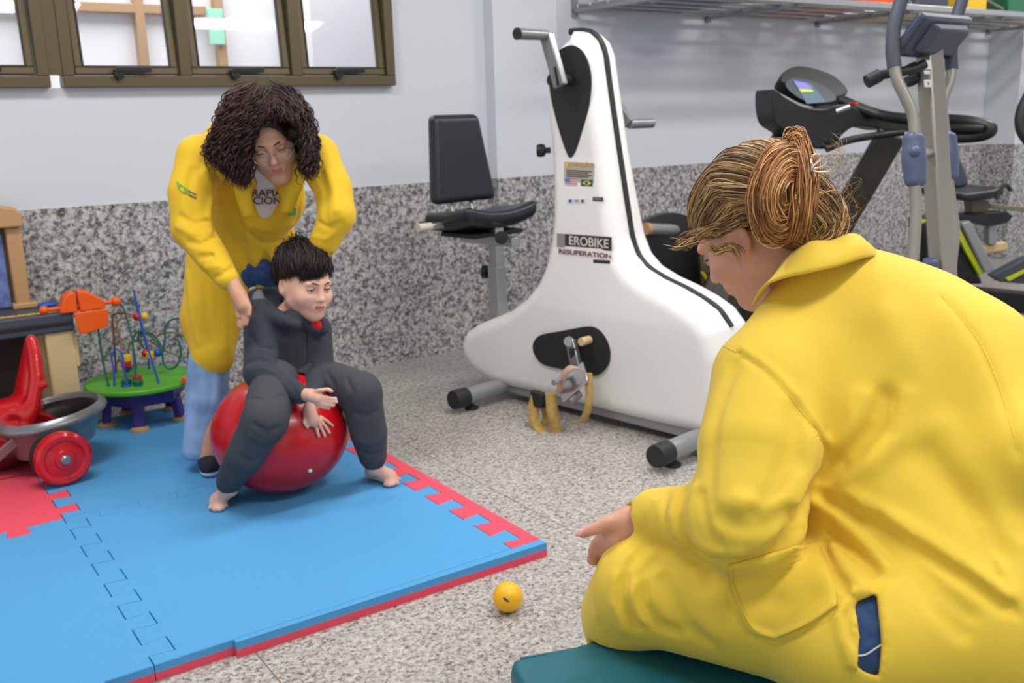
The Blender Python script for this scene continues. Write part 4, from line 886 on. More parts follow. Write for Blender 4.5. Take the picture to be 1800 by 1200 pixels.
beads = [(222, 629, -0.02, 'yellow', 0), (222, 639, -0.02, 'red', 0), (223, 648, 0.0, 'blue', 1), (222, 672, -0.1, 'dgreen', 0), (222, 681, -0.12, 'blue', 0), (241, 665, -0.1, 'red', 0), (242, 673, -0.11, 'dgreen', 0), (244, 683, -0.12, 'blue', 0), (241, 557, -0.03, 'red', 1), (253, 556, -0.06, 'yellow', 1), (256, 621, 0.0, 'red', 1), (265, 623, 0.0, 'yellow', 0), (277, 620, 0.0, 'blue', 1), (328, 668, -0.08, 'orange', 0)]
for x, y, k, mm, s_ in beads:
    c = bmp(x, y, k); obj('bead', MB().ell(c, 0.0165, nu=14, nv=9) if s_ else MB().cyl(c-[0, 0, 0.0125], c+[0, 0, 0.0125], 0.0195, n=14), mm, t, bevel=0 if s_ else 0.003)
# ================================================================== RED RIDE-ON TOY
wr = 0.094; wc = onz(110, 804, MZ+wr)
t = thing('ride_on_toy', 'red ride-on toy with a grey bucket rim and red wheels', 'toy', (wc[0]-0.15, wc[1]+0.1, MZ))
wn = nrm(-np.array([cf[0], cf[1], 0])); wn = nrm([0.10, -0.995, 0])
def wheel(c):
    mb = MB(); mb.lathe(c, [(0.0, 0.032), (0.03, 0.032), (0.034, 0.026), (0.06, 0.022), (0.066, 0.028), (wr-0.014, 0.03), (wr-0.004, 0.022), (wr-0.002, 0.0), (wr-0.004, -0.012), (0, -0.012)], wn, 48); w_ = obj('wheel', mb, 'red', t)
    mb = MB(); mb.lathe(c, [(wr-0.008, -0.012), (wr, -0.014), (wr, -0.04), (wr-0.01, -0.046), (0, -0.046)], wn, 48); obj('tyre', mb, 'rubber', w_)
    mb = MB(); mb.lathe(c, [(0.017, 0.03), (0.017, 0.04), (0.012, 0.046), (0, 0.047)], wn, 24); obj('hub_cap', mb, 'silver', w_)
wheel(wc); wheel(wc-wn*0.34+[0, 0, 0.0])
ax2 = np.cross(wn, BZ); ax2 = ax2 if ax2 @ cr > 0 else -ax2                # points right in the photo
obj('axle', MB().cyl(wc-wn*0.04, wc-wn*0.30, 0.012), 'silver', t)
# front wheels outside the frame keep the toy standing
for k in (0, 0.34): q = wc-ax2*0.42-wn*k; q[2] = wc[2]; wheel(q)
# bucket: grey oval rim around a black tub
rc = W(98, 722, 3.42); 
def rim(a, r, z): return rc-wn*0.0+ax2*(0.165*r*math.cos(a)-0.015)-wn*(0.15*r*math.sin(a))+BZ*(z+0.02*math.cos(a))
rr_ = [[rim(a, 1.0, 0.0) for a in np.linspace(0, 2*math.pi, 41)[:-1]]]
mb = MB(); prof_ = [(0.70, -0.095), (0.93, -0.01), (0.96, 0.01), (1.0, 0.014), (1.10, 0.0), (1.13, -0.012), (1.10, -0.02), (1.0, -0.03), (0.80, -0.12)]
V = []; F = []; K = 40
for (r, z) in prof_:
    for j in range(K): V.append(rim(2*math.pi*j/K, r, z))
for i in range(len(prof_)-1):
    for j in range(K): F.append((i*K+j, i*K+(j+1) % K, (i+1)*K+(j+1) % K, (i+1)*K+j))
mb.add(V[:], F); rimo = obj('bucket_rim', mb, 'silver', t, smooth=60)
mb = MB(); V = []; F = []
P2 = [(0.92, -0.006), (0.80, -0.05), (0.68, -0.10), (0.001, -0.10)]
for (r, z) in P2:
    for j in range(K): V.append(rim(2*math.pi*j/K, r, z))
for i in range(3):
    for j in range(K): F.append((i*K+j, (i+1)*K+j, (i+1)*K+(j+1) % K, i*K+(j+1) % K))
mb.add(V, F); obj('bucket', mb, 'black', rimo, solid=0.004)
s_ = S(); 
sbk = [(55, 598, 3.40), (62, 625, 3.39), (66, 665, 3.38), (60, 700, 3.37), (48, 745, 3.36), (35, 775, 3.33)]
bs_ = [W(*p) for p in sbk]; nb = ax2
s_.chain(bs_, [0.018, 0.022, 0.024, 0.022, 0.02, 0.016], 0.0)
L2 = [W(40, 640, 3.55), W(30, 680, 3.55), W(20, 705, 3.5)]
s_.flat(W(52, 615, 3.45), W(40, 700, 3.45), 0.05, 0.075, ax2, 0.22, 0.02); s_.cone(W(72, 676, 3.38), W(78, 676, 3.38), 0.012, 0.012, 0.012)
s_.flat(W(30, 715, 3.42), W(-30, 730, 3.42), 0.09, 0.10, BZ, 0.4, 0.03); s_.flat(W(20, 755, 3.36), W(-60, 772, 3.36), 0.06, 0.07, BZ*0.6+wn*0.7, 0.35, 0.03)
c = W(20, 700, 3.42); sobj('seat', s_, c-[0.3, 0.3, 0.22], c+[0.25, 0.3, 0.26], 0.006, 'red', t, 1)
s_ = S(); s_.flat(W(0, 800, 3.4), W(75, 770, 3.42), 0.07, 0.05, BZ, 0.6, 0.03); s_.flat(W(-90, 800, 3.45), W(10, 790, 3.42), 0.09, 0.08, BZ, 0.6, 0.03)
c = W(-10, 790, 3.42); sobj('chassis', s_, c-[0.35, 0.3, 0.15], c+[0.3, 0.3, 0.15], 0.009, mat('dark maroon plastic', s2l(70, 14, 18), 0.4), t, 1)
obj('grey_strut', bar(MB(), W(48, 758, 3.30), W(-10, 808, 3.28), 0.035, 0.012, wn), 'silver', t, bevel=0.004)
obj('axle_bracket', bar(MB(), rc-BZ*0.1-ax2*0.02, wc-wn*0.08, 0.05, 0.05, wn), 'blue', t, bevel=0.006)
# ==== TEAL BENCH under the seated woman
BZT = 0.40
c1 = onz(893, 1150, BZT); c2 = onz(1167, 1103, BZT); bd = nrm((c2-c1)*[1, 1, 0]); bn = np.array([bd[1], -bd[0], 0])   # bn towards the camera
t = thing('padded_bench', 'teal vinyl padded bench under the woman sitting with her back turned', 'bench', (c1+bd*0.9+bn*0.3)*[1, 1, 0])
def pad(P):
    q = P-(c1+bd*0.93+bn*0.33); a = q@bd; b = q@bn; z = q[:, 2]+0.055
    return sd_box(np.stack([a, b, z+0.004*np.sin(a*23+b*9)*np.exp(-((b+0.3)/0.1)**2)], 1).astype(np.float32), (0, 0, 0), (0.93, 0.33, 0.055), r=0.016)
cc = c1+bd*0.93+bn*0.33; sobj('pad', pad, cc-[1.15, 0.8, 0.14], cc+[1.15, 0.8, 0.05], 0.01, 'teal', t, 1)
Rb = basis(bd, bn, BZ); bx_ = MB(); bx_.box(cc*[1, 1, 0]+[0, 0, (BZT-0.11)/2+0.03], (1.72, 0.55, BZT-0.115-0.06), Rb); obj('bench_base', bx_, mat('white laminate', s2l(205, 205, 200), 0.5), t, bevel=0.005)
obj('plinth', MB().box(cc*[1, 1, 0]+[0, 0, 0.015], (1.6, 0.45, 0.03), Rb), 'rubber', t)
obj('piping', MB().tube([c1+bd*a-[0, 0, 0.012]-bn*0.0012 for a in (0.02, 1.84)], 0.003, 8), 'teal', t)
# ================================================================== PEOPLE: shared builders
hairm = bpy.data.materials.new('hair strands'); hairm.use_nodes = True; nt = hairm.node_tree; b = nt.nodes['Principled BSDF']
at_ = nt.nodes.new('ShaderNodeAttribute'); at_.attribute_name = 'tint'; nt.links.new(at_.outputs['Color'], b.inputs['Base Color']); b.inputs['Roughness'].default_value = 0.42; b.inputs['Specular IOR Level'].default_value = 0.35
M['hair'] = hairm
def hit(F, px, py, d0=0.8, d1=5.0):
    """first surface point of field F along the pixel rays (lists allowed)"""
    fn = F.ev if isinstance(F, S) else F
    r = np.array([ray(x, y) for x, y in zip(np.atleast_1d(px), np.atleast_1d(py))]); L = np.linalg.norm(r, axis=1); t = np.full(len(r), d0)
    for _ in range(70):
        d = fn(CAM+r*t[:, None]); t = np.minimum(t+0.8*np.maximum(d, -0.01)/L, d1)
    return CAM+r*t[:, None]
def hits(F, pts, **k): return list(hit(F, [p[0] for p in pts], [p[1] for p in pts], **k))
def folds(s, lst, d0=0.8):
    P = [(hits(s, f[0], d0=d0), f[1], f[2]) for f in lst]
    for p, a, w_ in P: s.fold(p, a, w_)
class Head:
    def __init__(h, c, fwd, up, sc=1.0):
        y = nrm(fwd); x = nrm(np.cross(y, nrm(up))); z = np.cross(x, y); h.R = basis(x, y, z); h.c = np.array(c, float); h.s = sc
    def w(h, p): return h.c+h.R@(np.array(p, float)*h.s)
    def loc(h, P): return ((P-h.c)@h.R/h.s).astype(np.float32)
    def field(h, child=False, smile=0.0):
        q = S(); a = 0.007 if child else 0.0
        q.ell((0, -0.014, 0.034), (0.076+a*0.4, 0.094, 0.086)).ell((0, 0.026, -0.03), (0.060+a, 0.066, 0.076-a), 0.04).ell((0, 0.066, -0.094+a), (0.021, 0.02, 0.017), 0.03)
        for s_ in (-1, 1):
            q.cone((s_*0.052, 0.0, -0.05), (s_*0.012, 0.062, -0.094+a), 0.02, 0.014, 0.03)
            q.ell((s_*0.036, 0.060, -0.028), (0.024+a*0.5, 0.024, 0.02+a*0.5), 0.03)
        q.ell((0, 0.080, 0.024), (0.05, 0.014, 0.012), 0.02)
        for s_ in (-1, 1): q.cut(lambda P, s_=s_: sd_ell(P, (s_*0.031, 0.101, 0.003), (0.019, 0.016, 0.0115)), 0.016)
        q.cone((0, 0.090, 0.006), (0, 0.106-a*0.6, -0.026), 0.0065, 0.0095, 0.014).ell((0, 0.105-a*0.6, -0.029), (0.011, 0.009, 0.008), 0.008)
        for s_ in (-1, 1):
            q.ell((s_*0.0115, 0.096-a*0.4, -0.032), (0.0065, 0.008, 0.0058), 0.006); q.cut(lambda P, s_=s_: sd_ell(P, (s_*0.006, 0.103-a*0.5, -0.0385), (0.003, 0.004, 0.003)), 0.003)
            for uz, k in ((0.0055, 1), (-0.0055, 1)): q.cone((s_*0.016, 0.0865, 0.003+uz*0.6), (s_*0.046, 0.0775, 0.002+uz*0.3), 0.0042, 0.0035, 0.005) if False else None
        q.ell((0, 0.084, -0.058), (0.026, 0.014, 0.016), 0.012)
        q.ell((0, 0.0945, -0.0535), (0.019, 0.0065, 0.0042), 0.004).ell((0, 0.094, -0.0625), (0.017, 0.007, 0.0048), 0.004)
        q.cut(lambda P: sd_ell(P, (0, 0.102, -0.058), (0.021+smile, 0.011, 0.0018+smile*0.25)), 0.003)
        for s_ in (-1, 1):
            e = S(); 
            q.ell((s_*0.076, -0.004, -0.010), (0.009, 0.016, 0.031), 0.005); q.ell((s_*0.086, -0.012, -0.002), (0.0065, 0.020, 0.030), 0.005)
            q.cut(lambda P, s_=s_: sd_ell(P, (s_*0.094, -0.006, 0.0), (0.009, 0.011, 0.019)), 0.004)
        h.f = q; return lambda P: q.ev(h.loc(P))*h.s
    def lips(h, P):
        q = h.loc(P); return ((np.abs(q[:, 0]) < 0.0185) & (q[:, 1] > 0.088) & (q[:, 2] > -0.0672+0.30*np.abs(q[:, 0])) & (q[:, 2] < -0.0508+0.10*np.abs(q[:, 0]))).astype(int)
    def eyes(h, par, look=(0, 1, -0.2), iris='dark_eye', lid='skin_a', brow=None, open_=0.35):
        for s_ in (-1, 1):
            c = h.w((s_*0.031, 0.0755, 0.002)); r = 0.0135*h.s; e = obj('eye', MB().ell(c, r, nu=24, nv=16), 'eye_white', par, smooth=180)
            g = h.R@nrm(look); obj('iris', MB().ell(c+g*r*0.62, (r*0.56, r*0.56, r*0.44), basis(*(lambda u: (u, nrm(np.cross(g, u)), g))(nrm(np.cross(g, h.R[:, 2]))))), iris, e, smooth=180)
            mb = MB(); K = 14                                        # lids: thin caps over the eyeball
            for up in (1, -1):
                V = []; F = []
                for i in range(6):
                    for j in range(K+1):
                        aa = math.pi*j/K; e0 = (open_*math.sin(aa)*(1 if up > 0 else 0.75)); el = up*(e0+(1.25-e0)*i/5)
                        v = np.array([-math.cos(aa)*math.cos(el) if False else math.cos(el)*math.cos(math.pi-aa), math.cos(el)*math.sin(aa), math.sin(el)]); V.append(c+h.R@(v*r*1.09))
                for i in range(5):
                    for j in range(K): F.append((i*(K+1)+j, i*(K+1)+j+1, (i+1)*(K+1)+j+1, (i+1)*(K+1)+j))
                mb.add(V, F)
            obj('eyelid', mb, lid, e, smooth=180, solid=0.001)
            mb = MB(); mb.tube([c+h.R@(np.array([math.cos(math.pi-aa)*math.cos(el), math.cos(el)*math.sin(aa), math.sin(el)])*r*1.13) for aa in np.linspace(0.15, math.pi-0.15, 12) for el in (open_*math.sin(aa),)], 0.0016*h.s, 6); obj('lash_line', mb, 'dark_eye', e)
            if brow:
                pts = [h.w((s_*x, y+0.0005, z)) for x, y, z in ((0.012, 0.0935, 0.0215), (0.024, 0.0925, 0.0265), (0.036, 0.087, 0.0275), (0.048, 0.077, 0.021))]
                obj('eyebrow', MB().tube(spline(pts, 4), [0.0022*h.s]*4+[0.0028*h.s]*4+[0.002*h.s]*3+[0.001*h.s]*2, 8), brow, par)
def strands(name, guides, n, r, cols, par, jit=0.004, lift=0.0, seg=18, curl=0.0, cturn=5, sides=4, taper=True, seed=1, clump=0.0):
    """hair locks interpolated between neighbouring guide polylines"""
    rg = np.random.RandomState(seed); mb_v = []; mb_f = []; tint = []; G_ = [np.array(spline(g, 6)) for g in guides]
    def samp(g, t): x = t*(len(g)-1); i = np.minimum(x.astype(int), len(g)-2); f = (x-i)[:, None]; return g[i]*(1-f)+g[i+1]*f
    tt_ = np.linspace(0, 1, seg); off = 0; ca = np.cos(2*np.pi*np.arange(sides)/sides); sa = np.sin(2*np.pi*np.arange(sides)/sides)
    for k in range(n):
        u = rg.rand()*(len(G_)-1); i = int(u); f = u-i; a0 = rg.rand()*0.12; a1 = 1-rg.rand()*0.1
        t = a0+(a1-a0)*tt_; P = samp(G_[i], t)*(1-f)+samp(G_[i+1], t)*f
        j0 = rg.randn(3)*jit; j1 = rg.randn(3)*jit; P = P+j0*(1-tt_[:, None])+j1*tt_[:, None]+rg.randn(3)*jit*0.7*np.sin(np.pi*tt_*rg.uniform(1, 3))[:, None]
        T = np.gradient(P, axis=0); T /= np.linalg.norm(T, axis=1)[:, None]+1e-9
        ref = np.array([0.3, 0.2, 1.0]); U = np.cross(T, ref); U /= np.linalg.norm(U, axis=1)[:, None]+1e-9; Vv = np.cross(T, U)
        if curl:
            ph = rg.rand()*6.28; w_ = cturn*rg.uniform(0.8, 1.25)*2*np.pi*tt_+ph; am = curl*np.minimum(1, tt_*3)[:, None]*rg.uniform(0.6, 1.3)
            P = P+am*(U*np.cos(w_)[:, None]+Vv*np.sin(w_)[:, None])
            T = np.gradient(P, axis=0); T /= np.linalg.norm(T, axis=1)[:, None]+1e-9; U = np.cross(T, ref); U /= np.linalg.norm(U, axis=1)[:, None]+1e-9; Vv = np.cross(T, U)
        rad = r*rg.uniform(0.6, 1.4)*(np.minimum(1, np.minimum(tt_*6+0.25, (1-tt_)*5+0.15)) if taper else 1)
        rad = np.broadcast_to(rad, (seg,))
        V = P[:, None]+rad[:, None, None]*(U[:, None]*ca[None, :, None]+Vv[:, None]*sa[None, :, None]); mb_v.append(V.reshape(-1, 3))
        ii, jj = np.meshgrid(np.arange(seg-1), np.arange(sides), indexing='ij'); ii = ii.ravel(); jj = jj.ravel(); j2 = (jj+1) % sides
        mb_f.append(np.stack([ii*sides+jj, ii*sides+j2, (ii+1)*sides+j2, (ii+1)*sides+jj], 1)+off); off += seg*sides
        c = np.array(cols[rg.randint(len(cols))])*rg.uniform(0.75, 1.2); tint.append(np.tile(np.array([*c, 1.0]), (seg*sides, 1)))
    v = np.concatenate(mb_v); f = np.concatenate(mb_f); tint = np.concatenate(tint)
    org = WL.get(par.name, np.zeros(3)); me = bpy.data.meshes.new(name); me.vertices.add(len(v)); me.vertices.foreach_set('co', (v-org).ravel())
    me.loops.add(len(f)*4); me.loops.foreach_set('vertex_index', f.ravel().astype(np.int32)); me.polygons.add(len(f)); me.polygons.foreach_set('loop_start', np.arange(0, len(f)*4, 4, dtype=np.int32)); me.update(calc_edges=True)
    ca_ = me.color_attributes.new('tint', 'FLOAT_COLOR', 'POINT'); ca_.data.foreach_set('color', tint.astype(np.float32).ravel()); me.materials.append(hairm); me.shade_smooth()
    o = bpy.data.objects.new(name, me); C.objects.link(o); o.parent = par; WL[o.name] = org; return o
def const(c): return lambda v: np.tile(np.array([*c, 1.0]), (len(v), 1))
def finger(q, pts, r0, r1, k=0.004):
    n = len(pts); rs = [r0+(r1-r0)*i/(n-1) for i in range(n)]; q.chain(pts, rs, k)
# ================================================================== SEATED WOMAN in the foreground, back turned
root = thing('person', 'person seated on the teal bench with back turned, blonde bun, long yellow coat', 'person', onz(1600, 1150, 0.4)*[1, 1, 0]+[0, 0, 0.4])
PW = root
ca_l = lambda r, u, f: nrm(cr*r+cu*u+cf*f)
hc = W(1324, 410, 1.56); H1 = Head(hc, ca_l(-0.62, -0.48, 0.62), ca_l(-0.50, 0.82, 0.16), 0.92)
sh = W(1352, 668, 1.44); el = W(1318, 905, 1.34); wr_ = W(1150, 918, 1.49); kn_ = W(1138, 1036, 1.49); hp_ = W(1600, 1110, 1.31)
sh2 = W(1700, 645, 1.42); neck = W(1440, 520, 1.50)
Ax = nrm(sh2-sh); Nb = nrm(np.cross(Ax, nrm(W(1480, 500, 1.5)-W(1720, 1050, 1.33)))); 
def RB(top, bot):
    z = nrm(top-bot); x = nrm(Ax-z*np.dot(Ax, z)); return basis(x, z, np.cross(x, z))
# coat
ct = S()
ct.ell(W(1535, 640, 1.50), (0.205, 0.155, 0.115), 0.05, RB(W(1480, 500, 1.5), W(1600, 800, 1.42)))
ct.ell(W(1600, 800, 1.46), (0.215, 0.20, 0.15), 0.08, RB(W(1500, 550, 1.5), W(1680, 950, 1.38)))
ct.ell(W(1700, 970, 1.39), (0.20, 0.17, 0.15), 0.08, RB(W(1600, 800, 1.45), W(1740, 1080, 1.33)))
ct.ell(W(1745, 1110, 1.33), (0.19, 0.14, 0.165), 0.08, RB(W(1600, 800, 1.45), W(1740, 1080, 1.33)))
ct.cone(W(1465, 520, 1.50), W(1560, 620, 1.48), 0.062, 0.11, 0.06)
ct.cone(neck, sh, 0.055, 0.082, 0.05); ct.cone(W(1520, 540, 1.5), sh2, 0.075, 0.085, 0.06)
ct.cone(sh2, W(1800, 800, 1.30), 0.088, 0.07, 0.05); ct.cone(W(1800, 800, 1.30), W(1830, 1000, 1.45), 0.07, 0.055, 0.03)
tors = S(); tors.ops = list(ct.ops)
# sleeve
slv = S(); slv.chain([sh, W(1335, 790, 1.385), el], [0.082, 0.088, 0.072], 0.0); slv.ell(W(1310, 935, 1.35), (0.06, 0.045, 0.045), 0.03)
slv.chain([el, W(1225, 915, 1.42), W(1178, 906, 1.465)], [0.068, 0.055, 0.043], 0.03); slv.chain([W(1178, 906, 1.465), W(1143, 908, 1.49)], [0.041, 0.037], 0.008)
slv.ell(W(1146, 884, 1.485), (0.026, 0.022, 0.022), 0.008)
ct.ops.append((slv.ev, 0.012, 'u'))
# skirt of the coat over the thigh and knee
th = S(); th.chain([hp_, W(1350, 1065, 1.40), kn_], [0.112, 0.098, 0.081], 0.0); th.cone(kn_, W(1100, 1080, 1.53), 0.081, 0.066, 0.02); th.cone(W(1100, 1070, 1.53), W(1092, 1135, 1.57), 0.060, 0.056, 0.03)
th.ell(W(1500, 1130, 1.30), (0.10, 0.09, 0.09), 0.05)
ct.ops.append((th.ev, 0.02, 'u'))
oth = S(); oth.chain([W(1500, 1010, 1.50), W(1250, 985, 1.62), W(1150, 1000, 1.68)], [0.10, 0.085, 0.07]); ct.ops.append((oth.ev, 0.03, 'u'))
# hollow the coat at neckline and cuff
ct.cut(lambda P: sd_cone(P, W(1395, 455, 1.52), W(1430, 500, 1.51), 0.052, 0.048), 0.008)
ct.cut(lambda P: sd_cone(P, W(1080, 912, 1.52), W(1142, 912, 1.493), 0.032, 0.029), 0.004)
ct.cut(lambda P: sd_box(P, cc-BZ*0.2555, (0.93, 0.33, 0.26), Rb, 0.01), 0.004)
base_ct = S(); base_ct.ops = list(ct.ops)
F_ = [([(1262, 603), (1300, 622), (1345, 652), (1388, 697), (1422, 742), (1450, 785), (1468, 818)], -0.0045, 0.004),
      ([(1270, 598), (1306, 614), (1352, 645), (1396, 690), (1430, 735), (1458, 780), (1474, 812)], 0.003, 0.005),
      ([(1470, 815), (1448, 842), (1426, 872), (1400, 925), (1365, 972)], -0.022, 0.013),
      ([(1440, 868), (1500, 900), (1570, 938), (1640, 980), (1710, 1025), (1762, 1064)], -0.013, 0.009),
      ([(1450, 852), (1510, 882), (1580, 920), (1650, 962), (1720, 1010), (1770, 1050)], 0.008, 0.013),
      ([(1420, 895), (1460, 930), (1500, 965), (1538, 1002)], -0.012, 0.009), ([(1432, 880), (1480, 918), (1520, 955), (1560, 1000)], 0.008, 0.010),
      ([(1475, 862), (1520, 915), (1580, 985), (1640, 1060), (1690, 1110)], -0.006, 0.012), ([(1540, 905), (1600, 975), (1650, 1040), (1700, 1080)], -0.006, 0.012),
      ([(1558, 700), (1545, 745), (1510, 780), (1478, 806)], -0.012, 0.016), ([(1520, 700), (1500, 750), (1478, 785)], 0.007, 0.016), ([(1590, 700), (1580, 770), (1530, 815), (1480, 840)], 0.006, 0.016),
      ([(1715, 930), (1740, 985), (1770, 1040), (1785, 1080)], -0.0045, 0.005), ([(1725, 925), (1752, 985), (1780, 1040)], 0.003, 0.007),
      # sleeve drapery
      ([(1290, 640), (1262, 720), (1250, 800), (1246, 880)], -0.005, 0.012), ([(1400, 720), (1395, 790), (1370, 860), (1330, 900)], -0.008, 0.014), ([(1430, 770), (1418, 830), (1395, 880)], 0.007, 0.012),
      ([(1300, 880), (1340, 890), (1375, 870), (1395, 840)], 0.006, 0.014), ([(1260, 905), (1300, 925), (1350, 922), (1390, 900)], -0.006, 0.013), ([(1232, 870), (1240, 920), (1262, 960)], -0.006, 0.008),
      ([(1200, 865), (1192, 900), (1200, 935), (1222, 968)], -0.010, 0.0065), ([(1190, 868), (1180, 905), (1188, 940), (1206, 962)], 0.006, 0.006), ([(1172, 868), (1166, 900), (1172, 930), (1184, 950)], -0.008, 0.0055),
      ([(1222, 858), (1214, 900), (1226, 945), (1250, 975)], 0.006, 0.008), ([(1150, 878), (1138, 900), (1146, 930), (1160, 948)], 0.004, 0.005), ([(1225, 955), (1260, 968), (1300, 972)], 0.004, 0.008),
      # where the sleeve rests on the thigh
      ([(1222, 968), (1260, 988), (1300, 990), (1345, 978), (1395, 945), (1415, 925)], -0.014, 0.008), ([(1225, 985), (1180, 962), (1150, 955)], -0.006, 0.006),
      # knee and thigh folds
      ([(1128, 965), (1098, 1000), (1092, 1050), (1115, 1100)], -0.008, 0.010), ([(1150, 985), (1128, 1015), (1130, 1060), (1158, 1100), (1190, 1110)], -0.009, 0.009), ([(1112, 975), (1084, 1015), (1078, 1060), (1095, 1105)], 0.006, 0.009),
      ([(1165, 1020), (1185, 1060), (1205, 1100), (1240, 1125)], -0.007, 0.012), ([(1060, 985), (1046, 1030), (1050, 1080)], 0.004, 0.007), ([(1140, 1000), (1112, 1040), (1130, 1090)], 0.005, 0.008),
      ([(1290, 1010), (1250, 1060), (1260, 1110)], 0.005, 0.02), ([(1420, 1040), (1380, 1060), (1340, 1050)], -0.005, 0.018),
      # patch pocket outline on the thigh
      ([(1276, 985), (1280, 1020), (1292, 1055), (1310, 1090), (1322, 1108), (1362, 1120), (1400, 1106), (1438, 1085), (1468, 1062)], 0.0045, 0.0042),
      ([(1267, 985), (1271, 1022), (1284, 1060), (1302, 1096), (1316, 1117), (1362, 1130), (1404, 1114), (1444, 1092), (1474, 1068)], -0.004, 0.0035),
      # gathered edge beside the slit
      ([(1448, 955), (1462, 1000), (1490, 1040), (1500, 1060)], -0.012, 0.006), ([(1462, 960), (1490, 1005), (1520, 1035)], 0.010, 0.007), ([(1498, 1040), (1476, 1085), (1486, 1130), (1500, 1165)], 0.012, 0.007), ([(1510, 1050), (1488, 1085), (1498, 1130)], -0.010, 0.005),
      ([(1560, 1035), (1560, 1100), (1556, 1170), (1548, 1200)], 0.004, 0.007),
      # spine seam and broad back folds
      ([(1655, 520), (1720, 600), (1760, 690), (1790, 800)], -0.0022, 0.006), ([(1560, 560), (1600, 640), (1640, 740)], 0.004, 0.03), ([(1620, 800), (1690, 880), (1750, 960)], -0.006, 0.022), ([(1660, 760), (1730, 860), (1780, 950)], 0.005, 0.025)]
folds(ct, [(p, a*1.55, w_*0.9) for p, a, w_ in F_], 0.9)
sl = hits(base_ct, [(1528, 1115), (1548, 1115), (1508, 1115), (1528, 1060), (1528, 1170)], d0=0.9)
sx_ = nrm(sl[1]-sl[2]); sn = nrm(np.cross(sx_, sl[3]-sl[4])); sn = sn if sn@cf < 0 else -sn; sy_ = np.cross(sn, sx_)
spoly = []
for x, y in ((1506, 1062), (1512, 1052), (1530, 1046), (1544, 1036), (1548, 1080), (1552, 1130), (1549, 1186), (1530, 1182), (1508, 1172), (1512, 1120)): q = onpl(x, y, sl[0], sn)-sl[0]; spoly.append((q@sx_, q@sy_))
ct.cut(lambda P: np.maximum(poly_sd(np.stack([(P-sl[0])@sx_, (P-sl[0])@sy_], 1), spoly).astype(np.float32), (np.abs((P-sl[0])@sn)-0.045).astype(np.float32)), 0.003)
bb = [W(*p) for p in ((1010, 850, 1.3), (1500, 400, 1.7), (1900, 500, 1.2), (1900, 1250, 1.1), (1100, 1150, 1.75), (1600, 1250, 1.1))]; lo = np.min(bb, 0)-0.12; hi = np.max(bb, 0)+0.15; lo[2] = 0.30
coat1 = sobj('coat', lambda P: ct.ev(P), lo, hi, 0.0046, 'coat', root, 1)
jn = S(); jn.ops = list(tors.ops[2:4]); jn.ops.append((th.ev, 0.03, 'u'))
jn2 = lambda P: np.maximum(jn.ev(P)+0.0125, -sd_box(P, cc-BZ*0.254, (0.93, 0.33, 0.26), Rb, 0.01))
c = W(1560, 1120, 1.33); jo = sobj('jeans', jn2, c-[0.3, 0.3, 0.22], c+[0.3, 0.3, 0.2], 0.008, 'denim', root, 1)
lg = S(); k0 = W(1118, 1075, 1.54); ft = np.array([*(k0-bn*0.02)[:2], 0.07]); lg.chain([k0, ft], [0.050, 0.045])
sobj('trouser_leg', lg, np.minimum(k0, ft)-0.09, np.maximum(k0, ft)+[0.09, 0.09, 0.0], 0.009, 'denim', root, 1)
S2 = S(); fd = -bn*0.2+bd*-0.05; S2.flat(ft+[0, 0, -0.03], ft+fd+[0, 0, -0.035], 0.045, 0.04, BZ, 0.8); sobj('shoe', lambda P: np.maximum(S2.ev(P), 0.003-P[:, 2]), ft-[0.3, 0.3, 0.08], ft+[0.3, 0.3, 0.1], 0.008, 'white_cloth', root, 1)
st1 = hits(jn2, [(1508, 1152), (1522, 1150), (1538, 1140), (1550, 1132)], d0=0.9); obj('stitching', MB().tube(spline(st1, 5), 0.0012, 6), 'white_cloth', jo)
# patch pocket lying on the thigh
Lp = spline([(1277, 994), (1282, 1028), (1296, 1064), (1320, 1107), (1362, 1121)], 6); Rp = spline([(1436, 950), (1456, 990), (1469, 1030), (1469, 1060), (1362, 1121)], 6)
Rp = spline([(1436, 950), (1462, 1010), (1469, 1062)], 6); Bp = spline([(1469, 1062), (1420, 1096), (1362, 1121)], 6)[1:]; Rp = Rp+Bp; 
rows = []; nL = len(Lp)
for i in range(nL):
    a = Lp[i]; b = Rp[int(round(i*(len(Rp)-1)/(nL-1)))]; rows.append([a+(b-a)*k/14 for k in range(15)])
px_ = [q for r_ in rows for q in r_]; hp = hits(lambda P: ct.ev(P), px_, d0=1.0); V = [p-cf*0.0035+cu*0.001 for p in hp]
mb = MB().add(V, [(i*15+k, i*15+k+1, (i+1)*15+k+1, (i+1)*15+k) for i in range(nL-1) for k in range(14)]); pk = obj('pocket', mb, 'coat', coat1, smooth=180, solid=0.003)
edge = [V[i*15] for i in range(nL)]+[V[(nL-1-i)*15+14] for i in range(1, nL)]
mid = sum(V)/len(V); obj('seam', MB().tube([p*0.93+mid*0.07-cf*0.0014 for p in edge], 0.0009, 6), 'coat', pk)
for pts_ in ([(1266, 604), (1300, 622), (1345, 652), (1388, 697), (1422, 742), (1450, 785), (1466, 815)], [(1655, 520), (1720, 600), (1760, 690), (1788, 790)]):
    q = hits(lambda P: ct.ev(P), [p[:2] for p in spline(pts_, 6)], d0=0.9); obj('seam', MB().tube([p+cf*0.0003 for p in q], 0.0014, 6), 'coat', coat1)
